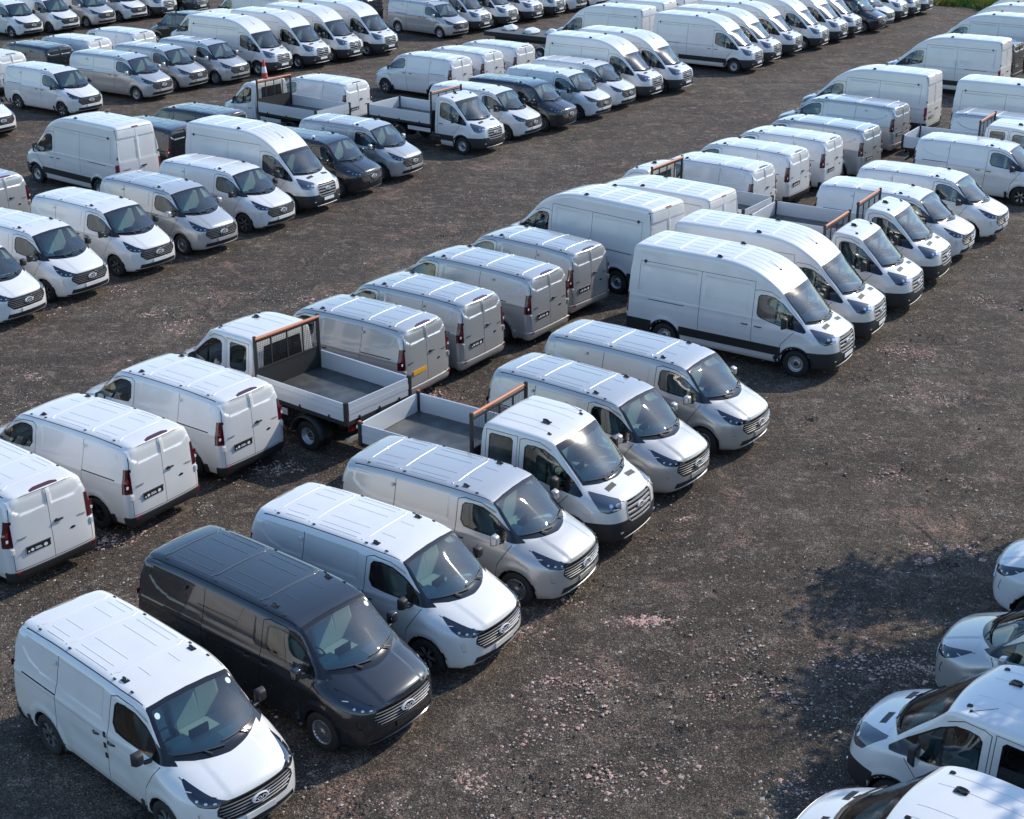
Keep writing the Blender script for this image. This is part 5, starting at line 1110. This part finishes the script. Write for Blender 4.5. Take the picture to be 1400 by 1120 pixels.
# ------------------------------------------------------------------ vehicles
CS = build_custom(False); CL = build_custom(True); TH = build_transit('high'); TM = build_transit('mid'); TS = build_transit('single'); TD = build_transit('crew')
import time as _t; print('built', _t.perf_counter())
W_ = ('blackwheel', 'dealer'); WR = ('blackrim', 'dealer'); S_ = ('alloy', 'cmirror', 'cbumper', 'dealer')
GA = 'vans in the nearest row facing out'; GB = 'vans parked tail to tail behind the nearest row'; GC = 'vans in the middle row facing out'; GD = 'vans backed against the middle row'; GE = 'vans in the far row facing out'; GF = 'vans backed against the far row'; GG = 'vans in the top left corner row'; GH = 'vehicles at the right edge facing left'
T = [
 # proto, x, y, heading, colour, options, name, category, group, label
 (CS, -4.27, 17.57, -42.7, 'white', W_+('sticker2',), 'panel_van', 'van', GA, 'white low roof van in the bottom left corner with two round windscreen stickers'),
 (CL, -2.37, 19.78, -38.7, 'grey', ('alloy', 'cmirror', 'cbumper', 'dealer', 'sticker'), 'panel_van', 'van', GA, 'dark grey van with silver alloy wheels between two white vans in the nearest row'),
 (CS, -.92, 21.97, -34.1, 'white', W_, 'panel_van', 'van', GA, 'white low roof van between the dark grey van and a silver van, nearest row'),
 (CS, .57, 24.25, -31.5, 'silver', S_, 'panel_van', 'van', GA, 'silver van in front of the white crew cab dropside truck in the nearest row'),
 (TD, 1.72, 26.36, -33.4, 'white', ('orangebar', 'amber'), 'dropside_truck', 'dropside truck', None, 'white crew cab dropside truck facing out among silver vans, orange bar behind cab'),
 (CS, 3.19, 28.62, -37.6, 'silver', S_, 'panel_van', 'van', GA, 'silver van directly behind the white crew cab dropside truck of the nearest row'),
 (CL, 4.84, 30.77, -35.7, 'silver', S_, 'panel_van', 'van', GA, 'long silver van parked in front of the big white high roof van'),
 (TH, 7.76, 35.57, -33.6, 'white', ('fplate', 'dealer'), 'high_roof_van', 'van', GA, 'white high roof van showing its whole side, sun glare on its windscreen, right of centre'),
 (TH, 9.15, 37.94, -30.9, 'white', ('fplate', 'dealer'), 'high_roof_van', 'van', GA, 'white high roof van half hidden between another high roof van and a dropside truck'),
 (TS, 10.79, 40.35, -32.1, 'white', ('orangebar',), 'dropside_truck', 'dropside truck', None, 'nearer of two single cab dropside trucks beside the white high roof vans'),
 (TS, 12.29, 42.88, -31.9, 'white', ('orangebar',), 'dropside_truck', 'dropside truck', None, 'farther of two single cab dropside trucks, next to a white low roof van'),
 (CS, 13.8, 45.36, -33.1, 'white', W_, 'panel_van', 'van', GA, 'white low roof van just beyond the two single cab dropside trucks'),
 (CS, 15.56, 47.56, -33.9, 'white', W_, 'panel_van', 'van', GA, 'second white low roof van beyond the two single cab dropside trucks'),
 (CS, 18.73, 52.03, -33.8, 'white', W_, 'panel_van', 'van', GA, 'white low roof van cut by the right edge, in front of the crew cab truck'),
 (TD, 20.04, 54.06, -32.5, 'white', ('orangebar',), 'dropside_truck', 'dropside truck', None, 'white crew cab dropside truck at the right edge behind a white low roof van'),
 (CL, 21.5, 56.14, -37.2, 'silver', S_, 'panel_van', 'van', GA, 'silver van at the right edge in front of a white high roof van'),
 (TH, 23.0, 59.19, -32.3, 'white', ('dealer',), 'high_roof_van', 'van', GA, 'white high roof van cut by the right edge behind the silver van'),
 (CS, -11.85, 27.02, 141.3, 'white', WR, 'panel_van', 'van', GB, 'white van cut by the left edge, its rear doors towards the bottom left van'),
 (CS, -10.45, 29.02, 146.3, 'white', WR, 'panel_van', 'van', GB, 'white van seen from behind, second from the left edge, above the dark grey van'),
 (CS, -8.94, 31.45, 144.3, 'white', WR, 'panel_van', 'van', GB, 'white van seen from behind beside the crew cab truck with orange topped mesh'),
 (TD, -7.11, 33.49, 141.7, 'white', ('orangebar',), 'dropside_truck', 'dropside truck', None, 'white crew cab dropside truck seen from behind with its empty bed open'),
 (CS, -5.47, 35.68, 146.2, 'silver', ('alloy', 'cmirror', 'cbumper', 'yellow'), 'panel_van', 'van', GB, 'silver van with a yellow rear number plate behind the crew cab truck bed'),
 (CS, -4.07, 37.62, 145.1, 'silver', S_, 'panel_van', 'van', GB, 'silver van seen from behind, next after the one with the yellow plate'),
 (CL, -2.6, 40.08, 143.9, 'silver', S_, 'panel_van', 'van', GB, 'long silver van seen from behind, middle of the three with black plates'),
 (CS, -.97, 42.15, 141.9, 'silver', S_, 'panel_van', 'van', GB, 'silver van with the shadow of the high roof van across its rear doors'),
 (TH, .84, 44.63, 139.7, 'white', ('dealer',), 'high_roof_van', 'van', GB, 'white high roof van with shaded side beside the last silver van, centre'),
 (TM, 2.55, 46.6, 143.5, 'white', ('dealer',), 'high_roof_van', 'van', GB, 'white van with lower roof mostly hidden behind the central high roof van'),
 (TS, 3.88, 49.05, 144.4, 'white', ('orangebar',), 'dropside_truck', 'dropside truck', None, 'white single cab dropside truck facing away, right of centre, bed half hidden'),
 (CS, 5.4, 51.62, 143.6, 'white', WR, 'panel_van', 'van', GB, 'white low roof van standing behind the facing away single cab dropside truck'),
 (CS, 7.0, 53.88, 144.4, 'white', WR, 'panel_van', 'van', GB, 'second white low roof van beyond the facing away dropside truck'),
 (CS, 8.62, 55.91, 145.1, 'white', WR, 'panel_van', 'van', GB, 'third white low roof van beyond the facing away dropside truck'),
 (CL, 10.21, 58.07, 143.1, 'silver', S_, 'panel_van', 'van', GB, 'pale silver van between the third white van and another silver van'),
 (CL, 12.35, 62.25, 143.8, 'silver', S_, 'panel_van', 'van', GB, 'silver van with its nose forward next to the tall white van at right'),
 (TH, 13.96, 65.34, 145.5, 'white', ('dealer',), 'high_roof_van', 'van', GB, 'white high roof van with red tail light facing away beside a silver van'),
 (TH, 19.64, 73.93, 147.0, 'white', ('dealer',), 'high_roof_van', 'van', GB, 'white high roof van standing alone behind a gap near the right edge'),
 (CS, 22.38, 77.6, 144.6, 'grey', S_, 'panel_van', 'van', GB, 'dark grey van at the right edge hidden behind the lone high roof van'),
 (TH, 23.95, 81.49, 146, 'white', ('dealer',), 'high_roof_van', 'van', GB, 'white high roof van cut by the right edge in front of the grass'),
 (TH, 26.0, 85.2, 146, 'white', ('dealer',), 'high_roof_van', 'van', GB, 'white high roof van in the top right corner, next to the last'),
 (TH, 27.7, 88.3, 146, 'white', ('dealer',), 'high_roof_van', 'van', GB, 'last white high roof van in the top right corner beside the grass'),
 (CS, -14.29, 39.22, -30.5, 'white', W_, 'panel_van', 'van', GC, 'white van nose cut by the left edge, nearest of the left middle row'),
 (CS, -13.07, 41.43, -33.5, 'white', W_, 'panel_van', 'van', GC, 'second white van from the left edge in the middle row'),
 (CS, -11.61, 43.85, -35.6, 'white', W_, 'panel_van', 'van', GC, 'white van to the left of the silver van in the middle row'),
 (CS, -10.03, 46.09, -36.5, 'silver', S_, 'panel_van', 'van', GC, 'silver van between two white low roof vans, left middle'),
 (CS, -8.5, 48.61, -33.6, 'white', W_, 'panel_van', 'van', GC, 'white low roof van in front of the white high roof van, left middle'),
 (TH, -7.3, 50.95, -33.0, 'white', ('fplate', 'dealer'), 'high_roof_van', 'van', GC, 'white high roof van beside the dark van in the middle row'),
 (CS, -5.88, 53.25, -30.9, 'black', S_, 'panel_van', 'van', GC, 'dark van between the white high roof van and a silver van, middle row'),
 (CS, -4.5, 55.64, -31.3, 'silver', S_, 'panel_van', 'van', GC, 'silver van right of the dark van in the middle row'),
 (TS, -1.45, 60.01, -36.3, 'white', ('orangebar',), 'dropside_truck', 'dropside truck', None, 'white single cab dropside truck with empty bed, left of the second dark van'),
 (CS, .21, 62.59, -32.8, 'white', W_, 'panel_van', 'van', GC, 'white low roof van between the dropside truck and the dark van, upper middle'),
 (CS, 1.8, 64.33, -32.2, 'black', S_, 'panel_van', 'van', GC, 'dark van with white vans on both sides, upper middle'),
 (CS, 3.46, 66.71, -34.2, 'white', W_, 'panel_van', 'van', GC, 'white low roof van directly right of the dark van, upper middle'),
 (CS, 4.76, 69.04, -33.7, 'white', W_, 'panel_van', 'van', GC, 'white low roof van in front of two white high roof vans, upper middle'),
 (TH, 6.17, 71.14, -34.0, 'white', ('fplate', 'dealer'), 'high_roof_van', 'van', GC, 'left one of a pair of white high roof vans before the gap'),
 (TH, 7.81, 72.85, -33.8, 'white', ('fplate', 'dealer'), 'high_roof_van', 'van', GC, 'right one of a pair of white high roof vans before the gap'),
 (TH, 12.15, 78.37, -33.5, 'white', ('fplate', 'dealer'), 'high_roof_van', 'van', GC, 'white high roof van with its whole side visible behind the gap, top'),
 (TH, 13.53, 80.76, -32.9, 'white', ('fplate', 'dealer'), 'high_roof_van', 'van', GC, 'second of the five white high roof vans at the top, after the gap'),
 (TH, 15.14, 83.31, -32.9, 'white', ('fplate', 'dealer'), 'high_roof_van', 'van', GC, 'third of the five white high roof vans at the top, after the gap'),
 (TH, 17.06, 85.55, -32.9, 'white', ('fplate', 'dealer'), 'high_roof_van', 'van', GC, 'fourth of the five white high roof vans at the top, after the gap'),
 (TH, 18.65, 88.0, -36.2, 'white', ('fplate', 'dealer'), 'high_roof_van', 'van', GC, 'fifth high roof van at the top, beside another white one'),
 (TH, 19.9, 89.9, -34, 'white', ('fplate', 'dealer'), 'high_roof_van', 'van', GC, 'white high roof van directly left of the dark van at the top'),
 (CS, 21.88, 91.85, -35.2, 'black', S_, 'panel_van', 'van', GC, 'dark van among white ones at the top right, near the grass'),
 (CS, 22.9, 93.9, -34, 'white', W_, 'panel_van', 'van', GC, 'white van directly right of the dark van at the top'),
 (TH, 24.27, 96.32, -34, 'white', ('fplate', 'dealer'), 'high_roof_van', 'van', GC, 'white van nose third from the grass corner, top edge'),
 (TH, 25.52, 98.05, -34, 'white', ('fplate', 'dealer'), 'high_roof_van', 'van', GC, 'white van nose second from the grass corner, top edge'),
 (TH, 26.75, 99.6, -34, 'white', ('fplate', 'dealer'), 'high_roof_van', 'van', GC, 'last white van nose beside the grass corner, top edge'),
 (CS, -20.25, 50.06, 146, 'silver', S_, 'panel_van', 'van', GD, 'silver van cut by the left edge, its rear beside the high roof van'),
 (TH, -17.42, 55.42, 141.9, 'white', ('dealer',), 'high_roof_van', 'van', GD, 'white high roof van facing away at left with black lower mouldings'),
 (CS, -15.82, 57.79, 146, 'grey', S_, 'panel_van', 'van', GD, 'dark grey van seen from behind between two white high roof vans, left'),
 (CS, -14.43, 60.39, 146, 'black', S_, 'panel_van', 'van', GD, 'dark blue black van roof visible behind the dark grey van, left'),
 (TS, -11.54, 64.46, 143.2, 'white', ('orangebar',), 'dropside_truck', 'dropside truck', None, 'white single cab dropside truck facing away beneath the traffic cone'),
 (CS, -10.13, 66.93, 146.1, 'white', WR, 'panel_van', 'van', GD, 'white van behind the bed of the facing away dropside truck below the cone'),
 (CS, -5.65, 73.11, 143.9, 'white', W_, 'panel_van', 'van', GD, 'white van showing its shaded side and front wheel behind the dropside truck, upper middle'),
 (CS, -4.18, 74.81, 144.8, 'white', WR, 'panel_van', 'van', GD, 'middle one of three white vans facing away, upper middle'),
 (CS, -2.6, 76.67, 144.8, 'white', WR, 'panel_van', 'van', GD, 'farthest of three white vans facing away, before the flat trailer'),
 (TH, 3.44, 84.96, 147.4, 'white', ('dealer',), 'high_roof_van', 'van', GD, 'white high roof van facing away near the top, right of the flat trailer'),
 (TH, 4.76, 87.42, 149.1, 'white', ('dealer',), 'high_roof_van', 'van', GD, 'white high roof van facing away, cut by the top edge, behind its twin'),
 (TH, 6.3, 89.9, 147, 'white', ('dealer',), 'high_roof_van', 'van', GD, 'third white high roof van facing away at the top edge, mostly hidden'),
 (TH, 7.8, 92.2, 147, 'white', ('dealer',), 'high_roof_van', 'van', GD, 'fourth white high roof van facing away at the top edge, mostly hidden'),
 (CS, -22.49, 62.8, -34, 'white', W_, 'panel_van', 'van', GE, 'white van nose just showing at the left edge'),
 (CS, -19.94, 67.42, -34.7, 'white', W_, 'panel_van', 'van', GE, 'white van with black wheels standing apart at the upper left'),
 (CL, -17.46, 71.05, -31.3, 'silver', S_, 'panel_van', 'van', GE, 'nearest of three silver vans side by side, upper left'),
 (CS, -16.24, 73.52, -31.0, 'silver', S_, 'panel_van', 'van', GE, 'middle one of three silver vans side by side, upper left'),
 (CS, -14.44, 75.23, -33.1, 'silver', S_, 'panel_van', 'van', GE, 'silver van beside the first white high roof van, upper left'),
 (TH, -12.67, 77.74, -33.2, 'white', ('fplate', 'dealer'), 'high_roof_van', 'van', GE, 'first of four white high roof vans, above the traffic cone'),
 (TH, -10.86, 79.67, -34.3, 'white', ('fplate', 'dealer'), 'high_roof_van', 'van', GE, 'second of four white high roof vans at the upper left'),
 (TH, -9.32, 81.73, -34.1, 'white', ('fplate', 'dealer'), 'high_roof_van', 'van', GE, 'third of four white high roof vans at the upper left'),
 (TH, -7.54, 83.6, -35.2, 'white', ('fplate', 'dealer'), 'high_roof_van', 'van', GE, 'last of four white high roof vans at the upper left'),
 (CL, -3.69, 89.65, -41.0, 'silver', S_, 'panel_van', 'van', GE, 'silver van showing its whole side at the top edge, left of centre'),
 (TH, -2.37, 91.99, -35.3, 'white', ('fplate', 'dealer'), 'high_roof_van', 'van', GE, 'white high roof van directly right of the silver van at the top edge'),
 (TH, -.73, 93.96, -34, 'white', ('fplate', 'dealer'), 'high_roof_van', 'van', GE, 'white van nose two places right of the silver van, top edge'),
 (TH, .87, 96.18, -34, 'white', ('fplate', 'dealer'), 'high_roof_van', 'van', GE, 'white van nose three places right of the silver van, top edge'),
 (TH, 2.38, 98.35, -34, 'white', ('fplate', 'dealer'), 'high_roof_van', 'van', GE, 'white van nose four places right of the silver van, top edge'),
 (CS, 3.93, 100.66, -34, 'white', W_, 'panel_van', 'van', GE, 'white low bumper just visible at the top edge, centre'),
 (CS, 5.4, 102.7, -34, 'white', W_, 'panel_van', 'van', GE, 'last white bumper just visible at the top edge, centre right'),
 (CS, -27.63, 74.31, 146, 'white', WR, 'panel_van', 'van', GF, 'white van rear cut by the left edge beside a dark van'),
 (CS, -25.86, 76.55, 144.8, 'black', S_, 'panel_van', 'van', GF, 'dark van seen from behind between white vans in the upper left corner'),
 (CS, -24.6, 78.57, 148.8, 'white', WR, 'panel_van', 'van', GF, 'white van seen from behind right of the dark van, upper left corner'),
 (CS, -22.84, 81.01, 148.3, 'white', WR, 'panel_van', 'van', GF, 'second white van seen from behind right of the dark van, upper left'),
 (CL, -20.0, 87.2, 146, 'black', S_, 'panel_van', 'van', GF, 'dark van facing away left of the first white high roof van'),
 (TM, -18.2, 84.6, 146, 'white', ('dealer',), 'high_roof_van', 'van', GF, 'white van facing away hidden behind the first white high roof van'),
 (TH, -17.36, 92.29, 146, 'white', ('dealer',), 'high_roof_van', 'van', GF, 'white high roof van facing away, cut by the top edge, left'),
 (CS, -12.02, 96.48, 146, 'black', S_, 'panel_van', 'van', GF, 'dark van rear with red light at the top edge beside the silver van'),
 (CS, -29.33, 89.98, -36.1, 'white', W_, 'panel_van', 'van', GG, 'leftmost white van in the top left corner'),
 (CS, -27.62, 91.82, -34.9, 'white', W_, 'panel_van', 'van', GG, 'second white van in the top left corner'),
 (CS, -25.97, 94.07, -34.5, 'silver', S_, 'panel_van', 'van', GG, 'silver van among white ones in the top left corner'),
 (CS, -24.54, 96.45, -34, 'white', W_, 'panel_van', 'van', GG, 'white van right of the silver one in the top left corner'),
 (TH, -23.05, 98.27, -34, 'white', ('fplate', 'dealer'), 'high_roof_van', 'van', GG, 'white high roof van nose beside the dark one at the top left edge'),
 (TH, -21.19, 99.75, -34, 'grey', ('fplate', 'dealer'), 'high_roof_van', 'van', GG, 'dark grey van nose at the top left edge'),
 (TD, 6.16, 18.02, 138.4, 'white', ('blackbar',), 'crew_cab_truck', 'truck', GH, 'white crew cab truck facing left at the lower right, two bonnet vents'),
 (TD, 4.71, 15.63, 138.0, 'white', ('blackbar',), 'crew_cab_truck', 'truck', GH, 'white truck cut by the bottom right corner with black headboard'),
 (CS, 8.05, 20.57, 142.4, 'silver', S_, 'panel_van', 'van', GH, 'silver van nose in tree shade above the white crew cab truck, right edge'),
 (CS, 9.82, 23.31, 146, 'white', ('blackwheel', 'cmirror', 'dealer'), 'panel_van', 'van', GH, 'white van nose at the right edge, uppermost of the four facing left'),
]
for pr, x, y, th, col, opts, nm, cat, grp, lb in T: place(pr, x, y, radians(th), nm, lb, cat, grp, col, opts)
# ------------------------------------------------------------------ small things
def cone(x, y):
    o = bpy.data.objects.new('traffic_cone', None); COL.objects.link(o); o.location = (x, y, 0); o['label'] = 'red and white traffic cone standing by the first high roof van'; o['category'] = 'traffic cone'
    m1 = simple('cone_red', (.62, .06, .05), .5); m2 = simple('cone_white', (.8, .8, .78), .4); M['c1'] = m1; M['c2'] = m2
    def part(n, b, m):
        q = bpy.data.objects.new(n, b.mesh(n, [m])); COL.objects.link(q); q.parent = o
    b = MB(); b.bbox(-.27, .27, -.27, .27, .0, .05, .02); part('base', b, 'trim')
    b = MB(); b.lathe([(.20, .05), (.17, .12), (.143, .34)], 24, 'z'); b.lathe([(.095, .64), (.045, .98), (.03, 1.0), (0, 1.0)], 24, 'z'); part('cone_body', b, 'c1')
    b = MB(); b.lathe([(.146, .33), (.145, .34), (.099, .645), (.096, .648)], 24, 'z'); part('reflective_sleeve', b, 'c2')
cone(-12.74, 75.97)
def trailer(x, y, th):
    o = bpy.data.objects.new('flatbed_trailer', None); COL.objects.link(o); o.location = (x, y, 0); o.rotation_euler = (0, 0, th); o['label'] = 'dark flat trailer carrying white bundles behind the farthest low roof van'; o['category'] = 'trailer'
    def part(n, b, m):
        q = bpy.data.objects.new(n, b.mesh(n, [m])); COL.objects.link(q); q.parent = o
    b = MB(); b.bbox(0, 4.6, -1.0, 1.0, 1.22, 1.34, .02); part('deck', b, 'decktop')
    b = MB(); b.bbox(0, 4.6, -1.03, -1.0, 1.10, 1.34, .01); part('side_rail', b, 'chassis'); b = MB(); b.bbox(0, 4.6, 1.0, 1.03, 1.10, 1.34, .01); part('side_rail', b, 'chassis')
    b = MB(); b.bbox(.4, 4.5, -.5, -.4, .85, 1.2, .01); b.bbox(.4, 4.5, .4, .5, .85, 1.2, .01); part('chassis_frame', b, 'chassis')
    for xa in (1.2, 3.6):
        for sg in (1, -1):
            q = bpy.data.objects.new('wheel', T_T); COL.objects.link(q); q.parent = o; q.location = (xa, sg*.86, .352); q.rotation_euler = (0, 0, 0 if sg > 0 else pi); q2 = bpy.data.objects.new('rim', R_ST); COL.objects.link(q2); q2.parent = q
            b = MB(); k = 10; pts = [(xa+.50*cos(pi*i/k), sg*.86, .36+.50*sin(pi*i/k)) for i in range(k+1)]; ups = [(cos(pi*i/k), 0, sin(pi*i/k)) for i in range(k+1)]; b.sweep(pts, ups, [(.14, -.02), (.14, .015), (-.14, .015), (-.14, -.02)]); part('mudguard', b, 'alu')
M['decktop'] = simple('grey_deck', (.10, .11, .115), .7)
trailer(-1.0, 84.0, radians(-34))
r = random.Random(4)
for i, (dx, dy, s_) in enumerate(((1.0, .2, 1.), (2.6, -.1, 1.1), (3.8, .1, .8))):
    b = MB(); bm = bmesh.new(); bmesh.ops.create_icosphere(bm, subdivisions=2, radius=1)
    for v in bm.verts: v.co = (v.co.x*.42*s_*(1+r.uniform(-.18, .18)), v.co.y*.55*s_*(1+r.uniform(-.18, .18)), max(v.co.z, -.45)*.20*(1+r.uniform(-.2, .2)))
    b.frombm(bm, 0, False); o = bpy.data.objects.new('white_bundle', b.mesh('white_bundle', ['paper'])); COL.objects.link(o); th = radians(-34); o.location = (-1.0+dx*cos(th)-dy*sin(th), 84.0+dx*sin(th)+dy*cos(th), 1.425); o['label'] = ('leftmost', 'middle', 'rightmost')[i]+' of three white wrapped bundles lying on the flat trailer'; o['category'] = 'bundle'; o['group'] = 'white bundles on the trailer'
print('parts placed', COUNT[0])
